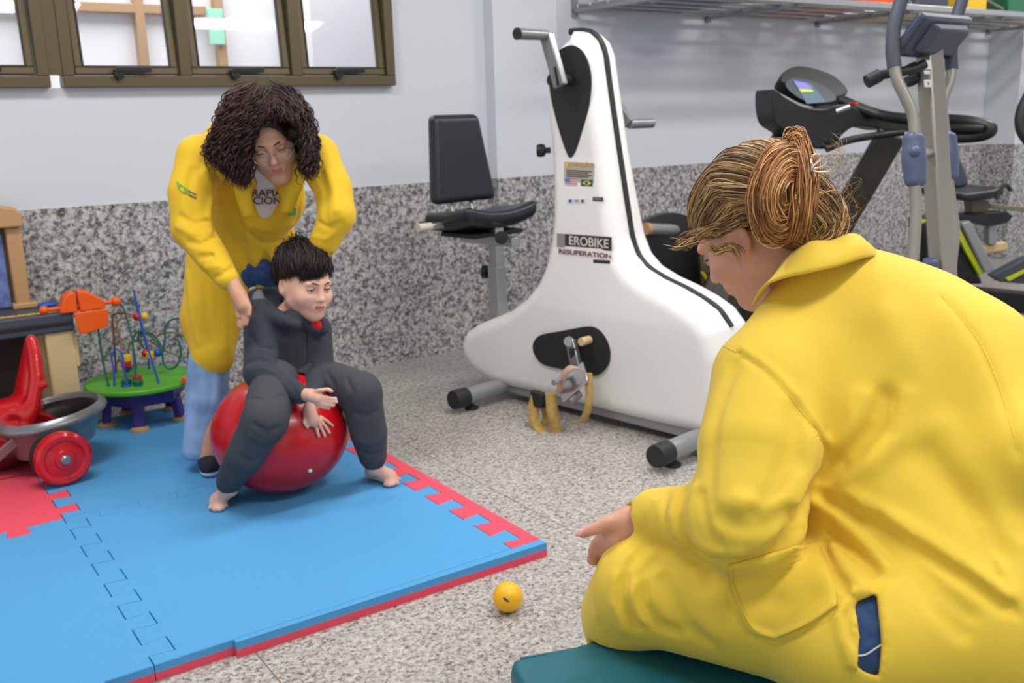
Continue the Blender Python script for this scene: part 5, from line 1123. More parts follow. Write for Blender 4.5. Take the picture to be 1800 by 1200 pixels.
# collar
cl_lo = [W(*p) for p in ((1322, 536, 1.50), (1340, 505, 1.44), (1372, 490, 1.405), (1420, 480, 1.385), (1470, 469, 1.39), (1515, 454, 1.415), (1542, 450, 1.47), (1530, 452, 1.56))]
cl_hi = [W(*p) for p in ((1352, 498, 1.50), (1372, 470, 1.46), (1395, 448, 1.43), (1428, 426, 1.42), (1465, 424, 1.42), (1502, 412, 1.435), (1522, 428, 1.48), (1505, 440, 1.56))]
a_ = spline(cl_lo, 8); b_ = spline(cl_hi, 8); mb = MB(); n = len(a_); rows = [[a_[i]*(1-t)+b_[i]*t-cf*0.010*math.sin(math.pi*t)+cf*0.0 for i in range(n)] for t in np.linspace(0, 1, 7)]
b2 = [b_[i]+cf*0.03-cu*0.02 for i in range(n)]; rows.append([b_[i]+cf*0.012+cu*0.002 for i in range(n)]); rows.append(b2)
V = [p for r_ in rows for p in r_]; mb.add(V, [(i*n+j, i*n+j+1, (i+1)*n+j+1, (i+1)*n+j) for i in range(len(rows)-1) for j in range(n-1)])
obj('collar', mb, 'coat', root, smooth=180, solid=0.003)
# body: head, neck, arms, hands in one surface
hf = H1.field(); bd_ = S(); bd_._a(hf, 0.0)
bd_.cone(H1.w((0, -0.02, -0.05)), W(1425, 520, 1.52), 0.054, 0.058, 0.035); bd_.cone(W(1425, 520, 1.52), W(1540, 680, 1.53), 0.055, 0.09, 0.05)
bd_.cone(W(1540, 680, 1.53), W(1700, 1000, 1.42), 0.09, 0.09, 0.05); bd_.cone(W(1540, 620, 1.53), sh+cf*0.02, 0.05, 0.045, 0.04); bd_.chain([sh+cf*0.02, el+cf*0.0, W(1160, 914, 1.48), W(1112, 920, 1.51)], [0.045, 0.038, 0.024, 0.024], 0.02)
bd_.cone(W(1700, 1000, 1.42), hp_+cf*0.06, 0.08, 0.07, 0.04); bd_.cone(hp_+cf*0.06, kn_, 0.065, 0.05, 0.03); bd_.cone(kn_+cf*0.01, k0-[0, 0, 0.1], 0.045, 0.04, 0.02)
hd_ = 1.525
bd_.cone(W(1112, 920, 1.51), W(1088, 935, 1.52), 0.024, 0.026, 0.012)
bd_.chain([W(1100, 925, 1.515), W(1082, 945, 1.52), W(1070, 955, 1.525)], [0.026, 0.030, 0.024], 0.015)
# thumb
finger(bd_, [W(1092, 915, 1.50), W(1066, 920, 1.492), W(1042, 930, 1.488), W(1023, 937, 1.488)], 0.0135, 0.0078, 0.012)
# curled fingers
for (p, r) in (([(1072, 938, 1.515), (1050, 952, 1.515), (1042, 968, 1.52), (1052, 972, 1.53)], 0.0092), ([(1070, 950, 1.525), (1046, 965, 1.53), (1040, 984, 1.535), (1052, 984, 1.542)], 0.0095), ([(1076, 960, 1.535), (1056, 978, 1.54), (1055, 992, 1.545), (1066, 992, 1.55)], 0.0090), ([(1085, 965, 1.54), (1070, 985, 1.55), (1070, 998, 1.552), (1080, 996, 1.557)], 0.0082)):
    finger(bd_, [W(*q) for q in p], r, r*0.82, 0.004)
pp = [H1.w((0, 0, 0)), W(1020, 1000, 1.55), W(1900, 600, 1.35), hp_, k0]; lo = np.min(pp, 0)-0.17; hi = np.max(pp, 0)+0.2
sobj('body', lambda P: np.maximum(bd_.ev(P), -sd_box(P.astype(np.float32), cc-BZ*0.25, (0.94, 0.34, 0.26), Rb, 0.01)), lo, hi, 0.0042, ['skin_c', 'lips'], root, 1, split=H1.lips)
H1.eyes(root, lid='skin_c', brow=mat('brown brow', s2l(96, 66, 44), 0.6), open_=0.15)
nl = W(1018, 936, 1.4805); obj('fingernail', MB().ell(nl, (0.0075, 0.0025, 0.0055), basis(nrm(W(1023, 938, 1.488)-W(1042, 931, 1.488)), -cf, cu)), mat('pale pink nail', s2l(240, 190, 186), 0.2, coat=0.5), root)
bp_ = [W(1114, 918, 1.508)+0.031*(cu*math.cos(a)+nrm(cf-cr*0.25)*math.sin(a))+cr*0.003*math.sin(18*a) for a in np.linspace(0, 2*math.pi, 90)[:-1]]
obj('bracelet', MB().tube(bp_, 0.0022, 8, closed=True), mat('yellow gold beads', s2l(222, 180, 30), 0.3, metal=0.4), root)
# hair: scalp mass, strands swept back to the twisted bun, claw clip
HC = np.array([0, -0.032, 0.048]); HR = np.array([0.090, 0.112, 0.088])
hs = S(); hs._a(lambda P: sd_ell(H1.loc(P), HC, HR), 0)
hs._a(lambda P: sd_cone(H1.loc(P), (0, -0.075, 0.0), (0, -0.085, -0.035), 0.055, 0.035), 0.03)
hs.cut(lambda P: sd_ell(H1.loc(P), (0, 0.115, -0.035), (0.13, 0.085, 0.085)), 0.015)
hs.cut(lambda P: sd_ell(H1.loc(P), (-0.10, 0.000, -0.028), (0.045, 0.040, 0.056)), 0.01)
bl = [s2l(196, 160, 110), s2l(176, 138, 90), s2l(146, 110, 72), s2l(216, 184, 136), s2l(106, 78, 54), s2l(82, 62, 46), s2l(164, 124, 80)]
lo = H1.c-0.17; hi = H1.c+0.17
hairo = sobj('hair', hs, lo, hi, 0.004, hairm, root, 1, attr=const(s2l(104, 74, 46)))
def arc(a, b, H_=None, lift=0.004, n=7, hc_=HC, hr_=HR, sag=0.0):
    """path over a scalp ellipsoid between two head-local points"""
    H_ = H_ or H1; u = (np.array(a)-hc_)/hr_; v = (np.array(b)-hc_)/hr_; u0, v0 = nrm(u), nrm(v); out = []
    for t in np.linspace(0, 1, n):
        om = math.acos(np.clip(u0@v0, -1, 1)); q = (math.sin((1-t)*om)*u0+math.sin(t*om)*v0)/math.sin(om)
        out.append(H_.w(hc_+hr_*nrm(q)*(1+(lift+sag*math.sin(math.pi*t))/0.1)))
    return out
be = H1.loc(W(1392, 345, 1.46)[None])[0]
def arc2(a, m_, b, H_=None, **k): p = arc(a, m_, H_, n=5, **k); return p[:-1]+arc(m_, b, H_, n=5, **k)
G1 = [arc((0.05, -0.12, -0.03), be+np.array((0.012, 0, -0.02)), n=9), arc((0.085, -0.07, -0.02), be+np.array((0.012, 0, -0.01)), n=9)]
G1 += [arc2(a, m_, be+np.array(o_)) for a, m_, o_ in (((0.094, -0.02, 0.0), (0.075, -0.09, 0.10), (0.015, 0, 0.0)), ((0.09, 0.03, 0.03), (0.075, -0.06, 0.125), (0.015, 0, 0.006)), ((0.07, 0.062, 0.06), (0.06, -0.04, 0.145), (0.012, 0, 0.010)), ((0.035, 0.082, 0.080), (0.035, -0.02, 0.155), (0.006, 0, 0.014)),
      ((0, 0.085, 0.078), (0.0, -0.035, 0.155), (0, 0, 0.012)), ((-0.03, 0.080, 0.070), (-0.04, -0.02, 0.125), (0, 0, 0.008)), ((-0.055, 0.068, 0.058), (-0.075, -0.02, 0.095), (-0.005, 0, 0.002)), ((-0.074, 0.050, 0.046), (-0.09, -0.025, 0.070), (-0.008, 0, -0.006)), ((-0.088, 0.028, 0.038), (-0.095, -0.04, 0.045), (-0.01, 0, -0.014)))]
G1 += [arc(a, be+np.array(o_), n=9) for a, o_ in (((-0.092, 0.010, 0.036), (-0.01, 0, -0.020)), ((-0.094, -0.03, 0.025), (-0.006, 0, -0.028)), ((-0.082, -0.055, -0.02), (0, 0, -0.034)), ((-0.05, -0.085, -0.045), (0.005, 0, -0.036)), ((0.0, -0.10, -0.05), (0.01, 0, -0.036)))]
strands('hair_strands', G1, 3400, 0.0009, bl, hairo, jit=0.0030, seg=16, seed=3)
strands('hair_strands', [arc((-0.07, 0.062, 0.04), (-0.085, -0.06, 0.02), lift=0.008), arc((-0.086, 0.035, 0.035), (-0.085, -0.075, 0.01), lift=0.008), arc((-0.092, 0.015, 0.036), (-0.07, -0.09, 0.0), lift=0.007)], 240, 0.0009, bl, hairo, jit=0.004, seg=16, seed=13)
def ring_(cx, cy, rx, ry, d, tilt, a0=0, a1=2*math.pi, n=9, dd=0.02):
    o_ = []
    for a in np.linspace(a0, a1, n): x = rx*math.cos(a); y = ry*math.sin(a); o_.append(W(cx+x*math.cos(tilt)-y*math.sin(tilt), cy+x*math.sin(tilt)+y*math.cos(tilt), d+dd*math.cos(a)))
    return o_
bsd = S(); bsd.ell(W(1388, 345, 1.46), (0.045, 0.045, 0.055), 0.0); bsd.ell(W(1430, 375, 1.47), (0.04, 0.045, 0.04), 0.03); bsd.ell(W(1395, 282, 1.46), (0.022, 0.022, 0.03), 0.02); bsd.ell(W(1410, 400, 1.48), (0.055, 0.035, 0.035), 0.03)
c = W(1400, 340, 1.46); bun = sobj('hair_bun', bsd, c-0.15, c+0.15, 0.004, hairm, root, 1, attr=const(s2l(122, 82, 48)))
bl2 = [s2l(206, 150, 92), s2l(186, 128, 74), s2l(160, 104, 58), s2l(120, 78, 44), s2l(222, 178, 122)]
strands('hair_strands', [ring_(1380, 340, 6, 22, 1.40, 0.25, 0.6, 5.9), ring_(1378, 340, 28, 58, 1.405, 0.25, 0.6, 5.9), ring_(1376, 338, 40, 74, 1.41, 0.22, 0.6, 5.9), ring_(1374, 338, 50, 86, 1.425, 0.2, 0.6, 5.8)], 620, 0.0009, bl2, bun, jit=0.0042, seg=26, seed=5)
strands('hair_strands', [[W(1378, 262, 1.43), W(1388, 236, 1.43), W(1402, 234, 1.43), W(1412, 262, 1.415), W(1414, 320, 1.40), W(1406, 385, 1.405), W(1395, 425, 1.43)], [W(1390, 270, 1.43), W(1396, 246, 1.43), W(1412, 248, 1.43), W(1426, 290, 1.42), W(1430, 340, 1.41), W(1420, 395, 1.42), W(1405, 428, 1.45)],
        [W(1366, 290, 1.42), W(1380, 256, 1.42), W(1396, 262, 1.41), W(1400, 310, 1.40), W(1396, 360, 1.395), W(1386, 400, 1.41), W(1376, 418, 1.43)]], 300, 0.0009, bl2, bun, jit=0.0045, seg=24, seed=6)
strands('hair_strands', [ring_(1440, 372, 24, 34, 1.43, 0.5, 0, 5.6), ring_(1432, 380, 34, 44, 1.44, 0.4, 0.3, 6.0), ring_(1420, 396, 40, 30, 1.45, 0.1, 0.3, 5.6)], 260, 0.0009, bl+bl2, bun, jit=0.004, seg=22, seed=7)
def bh(pts): return [p-cf*0.002 for p in hits(bsd, pts, d0=1.2, d1=1.50)]
strands('hair_strands', [bh([(1395, 250), (1425, 270), (1438, 310), (1440, 350)]), bh([(1412, 300), (1450, 330), (1470, 370), (1462, 410)]), bh([(1405, 330), (1440, 350), (1466, 390), (1440, 425)]), bh([(1400, 350), (1425, 375), (1445, 405), (1415, 435)]), bh([(1380, 380), (1400, 400), (1412, 425), (1390, 442)])], 520, 0.0009, bl, bun, jit=0.0035, seg=18, seed=17)
strands('hair_strands', [[W(1472, 345, 1.47), W(1482, 380, 1.47), W(1468, 415, 1.47), W(1430, 432, 1.47)], [W(1455, 330, 1.45), W(1470, 370, 1.44), W(1456, 410, 1.44), W(1420, 430, 1.45)], [W(1440, 335, 1.43), W(1450, 380, 1.425), W(1436, 415, 1.43), W(1400, 432, 1.44)]], 260, 0.001, bl, bun, jit=0.004, seg=18, seed=18, curl=0.002, cturn=2)
# loose wisps
strands('hair_wisps', [[W(1440, 300, 1.45), W(1462, 280, 1.45), W(1470, 255, 1.46), W(1450, 240, 1.46)], [W(1440, 320, 1.45), W(1470, 310, 1.45), W(1480, 280, 1.46), W(1455, 262, 1.46)], [W(1460, 400, 1.46), W(1500, 380, 1.46), W(1510, 350, 1.46), W(1485, 340, 1.46)], [W(1450, 410, 1.46), W(1480, 430, 1.46), W(1490, 400, 1.46), W(1480, 380, 1.46)]], 44, 0.00018, bl, hairo, jit=0.008, seg=16, seed=8)
strands('hair_wisps', [[W(1245, 408, 1.50), W(1222, 424, 1.50), W(1205, 436, 1.51), W(1180, 432, 1.52)], [W(1262, 400, 1.50), W(1232, 402, 1.50), W(1208, 410, 1.51), W(1195, 424, 1.52)]], 50, 0.0006, bl, hairo, jit=0.005, seg=16, seed=9)
strands('hair_wisps', [[W(1250, 430, 1.47), W(1262, 436, 1.465), W(1280, 426, 1.46), W(1296, 440, 1.46), W(1300, 462, 1.462)], [W(1240, 425, 1.475), W(1256, 445, 1.47), W(1275, 438, 1.462), W(1290, 432, 1.46), W(1308, 450, 1.462)]], 40, 0.0006, bl, hairo, jit=0.003, seg=16, seed=10)
cw = mat('pale gold metal', s2l(232, 214, 190), 0.22, metal=0.85); cd = 1.405
lobes = [[(1426, 284), (1428, 274), (1438, 272), (1442, 280), (1434, 288), (1426, 292)], [(1430, 292), (1438, 282), (1448, 278), (1452, 284), (1444, 292), (1432, 296)], [(1430, 298), (1442, 294), (1456, 294), (1458, 300), (1446, 302), (1432, 301)], [(1424, 296), (1421, 310), (1419, 316)], [(1430, 300), (1434, 312), (1436, 318)]]
root_clip = None; mb = MB()
for lb_ in lobes: cls = len(lb_) > 4; mb.tube(spline([W(x, y, cd) for x, y in lb_], 5, cls), 0.0014, 8, closed=cls)
mb.tube(spline([W(1424, 280, cd), W(1427, 292, cd-0.003), W(1424, 302, cd)], 4), 0.002, 8); hcp = obj('hair_clip', mb, cw, root); obj('clip_tooth', MB().tube(spline([W(1402, 335, 1.40), W(1399, 348, 1.395), W(1403, 360, 1.40)], 4), 0.0016, 8), cw, hcp)
# ================================================================== STANDING WOMAN bending over the boy
D2 = 0.0
root = thing('person', 'person in glasses and open yellow coat bending over the boy, dark curly hair', 'person', onz(368, 800, MZ))
def cam_R(r, u, f): return ca_l(r, u, f)
H2 = Head(W(477, 252, 3.08), cam_R(0.22, -0.50, -0.84), cam_R(-0.16, 0.84, -0.50), 1.0)
nk = W(462, 268, 3.16); pel = W(405, 405, 3.50)
shR = W(352, 278, 3.14); elR = W(338, 402, 3.10); wrR = W(410, 500, 3.02); hR = W(424, 530, 3.0)
shL = W(556, 276, 3.16); elL = W(592, 378, 3.10); wrL = W(555, 452, 3.14); hL = W(535, 480, 3.16)
kR = W(372, 610, 3.40); aR = W(366, 800, 3.33); kL = W(500, 610, 3.62); aL = W(500, 770, 3.62)
bs2 = basis(cr, cu, -cf)
c2 = S()
c2.ell(W(455, 278, 3.24), (0.175, 0.105, 0.12), 0.04, bs2); c2.cone(shR, shL, 0.075, 0.075, 0.04); c2.cone(W(400, 255, 3.25), W(510, 250, 3.25), 0.085, 0.085, 0.05)
c2.ell(W(452, 350, 3.32), (0.165, 0.14, 0.11), 0.06, bs2); c2.ell(W(430, 420, 3.42), (0.155, 0.13, 0.11), 0.06, bs2)
c2.cone(W(392, 430, 3.47), W(372, 560, 3.42), 0.125, 0.10, 0.05); c2.cone(W(372, 560, 3.42), W(374, 625, 3.37), 0.095, 0.075, 0.04)
c2.cone(W(480, 430, 3.45), W(500, 560, 3.52), 0.09, 0.07, 0.04)
c2.cone(W(385, 600, 3.36), W(392, 640, 3.34), 0.03, 0.014, 0.04)
slR = S(); slR.chain([shR, W(332, 340, 3.10), elR], [0.072, 0.066, 0.062]); slR.chain([elR, W(375, 455, 3.05), W(400, 490, 3.025)], [0.062, 0.05, 0.036], 0.02)
slL = S(); slL.chain([shL, W(585, 330, 3.12), elL], [0.070, 0.062, 0.058]); slL.chain([elL, W(570, 425, 3.12), wrL], [0.056, 0.048, 0.036], 0.02)
c2.ops.append((slR.ev, 0.012, 'u')); c2.ops.append((slL.ev, 0.012, 'u'))
core = S(); core.ops = list(c2.ops)
# open front: cut the shirt window between the lapels and the lower V
def front_cut(pts, rs, dd=0.0):
    Q = hits(core, pts, d0=2.4)
    return lambda P: np.min([sd_cone(P, Q[i], Q[i+1], rs[i], rs[i+1]) for i in range(len(Q)-1)], axis=0)
c2.cut(front_cut([(470, 268), (468, 310), (467, 350), (466, 372)], [0.05, 0.045, 0.046, 0.030]), 0.006)
c2.cut(front_cut([(466, 446), (468, 476), (474, 530)], [0.010, 0.036, 0.07]), 0.006)
folds(c2, [(p_, a_*1.5, w__*0.95) for p_, a_, w__ in [([(338, 300), (330, 340), (345, 380)], -0.008, 0.012), ([(360, 300), (372, 340), (366, 385)], 0.009, 0.012), ([(380, 300), (388, 350), (380, 410)], -0.012, 0.010), ([(318, 380), (340, 392), (366, 388)], -0.010, 0.008), ([(312, 398), (340, 412), (370, 405)], 0.009, 0.009),
           ([(330, 425), (355, 430), (380, 415)], -0.009, 0.008), ([(350, 452), (372, 450), (396, 432)], -0.010, 0.008), ([(362, 470), (385, 468), (405, 452)], 0.008, 0.008), ([(375, 488), (392, 482), (410, 470)], -0.008, 0.006),
           ([(400, 400), (420, 430), (440, 470)], -0.010, 0.010), ([(420, 385), (440, 410), (462, 428), (490, 425), (520, 408)], -0.008, 0.008), ([(440, 395), (470, 405), (510, 395)], 0.006, 0.008),
           ([(330, 480), (338, 540), (350, 600)], 0.008, 0.012), ([(360, 480), (362, 540), (372, 600)], -0.008, 0.014), ([(395, 510), (392, 560), (395, 610)], 0.008, 0.014), ([(345, 640), (370, 652), (392, 656)], 0.004, 0.005),
           ([(422, 330), (430, 360), (434, 400), (440, 440)], 0.010, 0.007), ([(410, 330), (418, 365), (424, 405)], -0.009, 0.006), ([(520, 312), (514, 345), (508, 380)], 0.012, 0.007), ([(532, 320), (528, 350), (520, 390)], -0.009, 0.006),
           ([(560, 300), (575, 340), (572, 385)], -0.008, 0.010), ([(575, 300), (590, 340), (592, 370)], 0.006, 0.010), ([(560, 390), (580, 400), (598, 392)], -0.009, 0.007), ([(552, 415), (572, 420), (590, 410)], 0.006, 0.007),
           ([(372, 228), (360, 260), (352, 300)], -0.004, 0.008), ([(545, 240), (560, 262), (566, 300)], -0.004, 0.008)]], 2.4)
lo = np.min([W(290, 190, 3.1), W(620, 200, 3.6), W(300, 670, 3.3), W(500, 620, 3.7), elR, elL, wrR, wrL], 0)-0.16; hi = np.max([W(290, 190, 3.1), W(620, 200, 3.6), W(300, 670, 3.3), W(500, 620, 3.7), elR, elL, wrR, wrL], 0)+0.16
coat2 = sobj('coat', c2, lo, hi, 0.0065, 'coat_shaded', root, 1)
shirt = S(); shirt.ops = [o_ for o_ in core.ops[:4]]
sh_o = sobj('t_shirt', lambda P: shirt.ev(P)+0.013, lo, hi, 0.009, 'white_cloth', root, 1)
# trousers
tr2 = S(); tr2.ell(W(432, 455, 3.45), (0.125, 0.10, 0.10), 0, bs2); tr2.cone(W(400, 440, 3.48), kR, 0.085, 0.065, 0.04); tr2.cone(W(490, 450, 3.5), kL, 0.08, 0.065, 0.04); tr2.cone(kL, aL, 0.065, 0.07, 0.02)
tr2.cone(kR, W(366, 700, 3.36), 0.068, 0.064, 0.03); tr2.cone(W(366, 700, 3.38), W(364, 795, 3.37), 0.064, 0.060, 0.02); tr2.cone(W(358, 640, 3.36), W(343, 792, 3.34), 0.05, 0.042, 0.03)
q1, q2 = W(368, 725, 3.29), W(378, 830, 3.27); tr2.cut(lambda P: sd_cone(P, q1, q2, 0.010, 0.060), 0.008)
folds(tr2, [([(345, 650), (355, 700), (352, 760)], -0.008, 0.010), ([(385, 650), (380, 700), (390, 740)], 0.008, 0.010), ([(370, 640), (372, 690), (364, 730)], -0.006, 0.008), ([(400, 660), (395, 700), (398, 740)], -0.006, 0.008)], 2.6)
pts = [pel, aR, aL, W(340, 800, 3.3)]; lo2 = np.min(pts, 0)-0.2; hi2 = np.max(pts, 0)+0.17; lo2[2] = MZ+0.045
jm = sobj('jeans', tr2, lo2, hi2, 0.008, ['denim_light', 'denim'], root, 1, split=lambda c_: (c_[:, 2] > 0.62).astype(int))
# shoes
def shoe(heel, toe, par, nm='shoe'):
    s_ = S(); h_ = np.array([heel[0], heel[1], MZ+0.045]); t_ = np.array([toe[0], toe[1], MZ+0.035]); s_.cone(h_, t_, 0.036, 0.034, 0.0); s_.cone(h_+[0, 0, 0.005], h_+(t_-h_)*0.35+[0, 0, 0.035], 0.036, 0.03, 0.03)
    lo_, hi_ = np.minimum(h_, t_)-0.07, np.maximum(h_, t_)+0.1; lo_[2] = MZ; o_ = sobj(nm, lambda P: np.maximum(s_.ev(P), MZ+0.016-P[:, 2]), lo_, hi_, 0.006, mat('navy knit', s2l(30, 34, 46), 0.8, bump=0.4, bscale=500), par, 1)
    sobj('sole', lambda P: np.maximum(np.maximum(s_.ev(P*[1, 1, 1])-0.003, P[:, 2]-MZ-0.020), MZ+0.002-P[:, 2]), lo_, hi_, 0.005, 'white_cloth', o_, 1)
    u = nrm((t_-h_)*[1, 1, 0]); v = np.array([-u[1], u[0], 0])
    for k in range(4):
        c_ = h_+(t_-h_)*(0.42+0.12*k)+[0, 0, 0.040-0.006*k]; obj('lace', MB().tube([c_-v*0.016-[0, 0, 0.006], c_+[0, 0, 0.003], c_+v*0.016-[0, 0, 0.006]], 0.002, 6), 'slate', o_)
    return o_
hl = onz(362, 800, MZ); tl = onz(370, 836, MZ); shoe(hl+[0.0, 0.03, 0], tl, root); shoe(aL*[1, 1, 0]+[0, 0.0, 0], aL*[1, 1, 0]+nrm([-0.1, -1, 0])*0.17, root)
# body
b2 = S(); b2._a(H2.field(smile=0.002), 0); b2.cone(H2.w((0, -0.03, -0.05)), nk+cf*0.11, 0.05, 0.052, 0.03); b2.ell(W(455, 300, 3.31), (0.13, 0.07, 0.06), 0.05, bs2); b2.cone(W(455, 300, 3.28), pel, 0.09, 0.08, 0.05)
b2.chain([shR+cf*0.02, elR, wrR], [0.04, 0.035, 0.022], 0.03); b2.chain([shL+cf*0.02, elL, wrL, hL], [0.04, 0.035, 0.022, 0.028], 0.03)
b2.chain([pel, kR, aR, np.array([hl[0], hl[1], MZ+0.05])], [0.07, 0.05, 0.032, 0.03], 0.03); b2.chain([pel, W(490, 450, 3.5), kL, aL], [0.07, 0.06, 0.05, 0.032], 0.03)
b2.chain([wrR, W(420, 520, 3.0), W(428, 538, 2.99)], [0.021, 0.026, 0.024], 0.012)
for p, r in (([(432, 528, 2.985), (439, 540, 2.975), (438, 553, 2.97)], 0.0085), ([(432, 538, 2.985), (436, 556, 2.98), (432, 570, 2.98)], 0.0082), ([(426, 540, 2.99), (428, 560, 2.985), (425, 576, 2.985)], 0.0082), ([(420, 538, 2.995), (420, 558, 2.99), (420, 574, 2.99)], 0.0078), ([(414, 524, 3.0), (415, 542, 2.99), (419, 556, 2.985)], 0.0078)): finger(b2, [W(*q) for q in p], r, r*0.8)
pts = [H2.c, pel, aR, aL, elR, elL]; lo = np.min(pts, 0)-0.17; hi = np.max(pts, 0)+0.17; lo[2] = MZ+0.02
sobj('body', b2, lo, hi, 0.0048, ['skin_a', 'lips'], root, 1, split=H2.lips)
H2.eyes(root, look=(0.12, 1, -0.10), brow=mat('dark brow', s2l(42, 28, 24), 0.6), open_=0.12)
# head detail at finer pitch: glasses
gm = mat('thin glasses metal', s2l(176, 168, 172), 0.25, metal=0.8); gl_root = MB()
for s_ in (-1, 1):
    gl_root.tube([H2.w((s_*0.033+0.026*math.cos(a), 0.104-0.012*abs(math.cos(a) if s_*math.cos(a) > 0 else 0), -0.008+0.021*math.sin(a))) for a in np.linspace(0, 2*math.pi, 33)[:-1]], 0.0012, 8, closed=True)
    gl_root.tube([H2.w((s_*0.059, 0.092, -0.004)), H2.w((s_*0.080, 0.05, 0.004)), H2.w((s_*0.084, -0.005, 0.006))], 0.0012, 8)
gl_root.tube(spline([H2.w((-0.008, 0.105, -0.002)), H2.w((0, 0.112, 0.001)), H2.w((0.008, 0.105, -0.002))], 4), 0.0013, 8)
LENS = glass.copy(); LENS.node_tree.nodes['Mix Shader'].inputs[0].default_value = 0.03
go = obj('glasses', gl_root, gm, root)
for s_ in (-1, 1):
    mb = MB(); mb.prism([(0.0255*math.cos(a), 0.0205*math.sin(a)) for a in np.linspace(0, 2*math.pi, 33)[:-1]], H2.w((s_*0.033, 0.101, -0.008)), H2.R[:, 0], H2.R[:, 2], H2.R[:, 1], 0.001); obj('lens', mb, LENS, go)
# shirt lettering
def decal_text(s_, px, py, size, F, m, par, sx=1.0, tilt=0.0, lift=0.003, name='lettering'):
    p = hits(F, [(px, py), (px-18, py), (px+18, py), (px, py-10), (px, py+10)], d0=2.4); ex = nrm(p[2]-p[1]); ey = nrm(p[3]-p[4]); ez = nrm(np.cross(ex, ey)); ez = ez if ez@cf < 0 else -ez; ey = np.cross(ez, ex)
    e1 = ex*math.cos(tilt)+ey*math.sin(tilt); e2 = np.cross(ez, e1); return text(name, s_, size, p[0]+ez*lift, e1, e2, m, par, sx=sx, bold=0.0004)
shF = lambda P: shirt.ev(P)+0.013
mr = mat('maroon print', s2l(74, 34, 40), 0.6)
decal_text('RAPIA', 469, 339, 0.033, shF, mr, sh_o, 1.1, 0.0, 0.005); decal_text('CION', 470, 353, 0.033, shF, mr, sh_o, 1.1, 0.0, 0.005)
def decal_blob(pts, F, m, par, nm, th=0.0025):
    P = hits(F, pts, d0=2.4); c_ = sum(P)/len(P); k = len(P); nn = nrm(CAM-c_); mb = MB(); mb.add([p+nn*0.002 for p in P]+[p+nn*(0.002+th) for p in P], [tuple(range(k)), tuple(range(k, 2*k))]+[(i, (i+1) % k, k+(i+1) % k, k+i) for i in range(k)]); return obj(nm, mb, m, par, smooth=0)
decal_blob([(309, 318), (318, 324), (330, 332), (330, 340), (320, 338), (312, 330)], c2, mat('leaf green print', s2l(110, 170, 50), 0.6), coat2, 'sleeve_emblem', 0.001)
for k in range(2): decal_blob([(331, 334+k*6), (345, 341+k*6), (345, 343.5+k*6), (331, 336.5+k*6)], c2, 'slate', coat2, 'sleeve_print', 0.001)
decal_blob([(510, 366), (516, 362), (521, 368), (520, 378), (508, 380)], c2, mat('badge green', s2l(40, 160, 80), 0.5), coat2, 'pocket_emblem', 0.001)
# collar lapels
def flap(pts_a, pts_b, nm='lapel'):
    A_ = spline([W(*p) for p in pts_a], 6); B_ = spline([W(*p) for p in pts_b], 6); C_ = [(a+b)/2-cf*0.005 for a, b in zip(A_, B_)]; mb = MB(); n = len(A_); mb.add(A_+C_+B_, [(r*n+i, r*n+i+1, (r+1)*n+i+1, (r+1)*n+i) for r in range(2) for i in range(n-1)]); return obj(nm, mb, 'coat_shaded', root, smooth=180, solid=0.003)
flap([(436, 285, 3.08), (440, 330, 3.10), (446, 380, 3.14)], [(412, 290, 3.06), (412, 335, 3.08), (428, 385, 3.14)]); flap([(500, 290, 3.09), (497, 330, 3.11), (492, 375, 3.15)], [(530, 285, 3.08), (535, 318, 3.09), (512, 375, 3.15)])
# curly hair
hs2 = S(); hs2._a(lambda P: sd_ell(H2.loc(P), (0, -0.022, 0.045), (0.092, 0.112, 0.098)), 0)
hs2.chain([W(440, 215, 3.12), W(412, 262, 3.12), W(425, 315, 3.10)], [0.05, 0.055, 0.03], 0.04); hs2.chain([W(515, 215, 3.12), W(536, 255, 3.10), W(538, 290, 3.08)], [0.045, 0.032, 0.022], 0.03)
hs2.cut(lambda P: sd_ell(H2.loc(P), (0, 0.128, -0.022), (0.076, 0.108, 0.116)), 0.01)
dk_ = s2l(34, 22, 20); c = W(470, 240, 3.1); h2o = sobj('hair', hs2, c-0.3, c+0.3, 0.006, hairm, root, 1, attr=const(dk_))
bd2 = [s2l(38, 26, 24), s2l(58, 38, 34), s2l(84, 56, 48), s2l(24, 16, 16), s2l(70, 46, 40)]
GL = [[(478, 168, 2.98), (478, 190, 2.95), (458, 214, 2.945), (443, 240, 2.96), (436, 265, 2.98), (436, 300, 3.0), (432, 328, 3.03)], [(470, 160, 3.0), (455, 185, 2.96), (436, 215, 2.96), (422, 250, 2.98), (422, 290, 3.0), (426, 330, 3.04)], [(462, 156, 3.02), (430, 180, 3.0), (412, 215, 3.0), (402, 250, 3.01), (408, 290, 3.02), (418, 325, 3.05)],
      [(455, 154, 3.05), (418, 172, 3.04), (396, 208, 3.04), (382, 245, 3.04), (384, 275, 3.05), (400, 305, 3.06)], [(450, 155, 3.1), (412, 170, 3.1), (392, 205, 3.09), (378, 240, 3.08), (366, 262, 3.07), (366, 282, 3.06)]]
GR = [[(480, 162, 2.99), (505, 175, 2.96), (522, 195, 2.96), (530, 225, 2.97), (534, 260, 2.98), (530, 290, 3.0), (540, 308, 3.0)], [(478, 156, 3.02), (510, 168, 3.0), (532, 195, 3.0), (542, 230, 3.01), (548, 265, 3.01), (545, 290, 3.02), (548, 312, 3.02)], [(475, 153, 3.06), (512, 166, 3.06), (536, 195, 3.05), (550, 235, 3.05), (554, 265, 3.04), (552, 288, 3.03), (542, 302, 3.03)]]
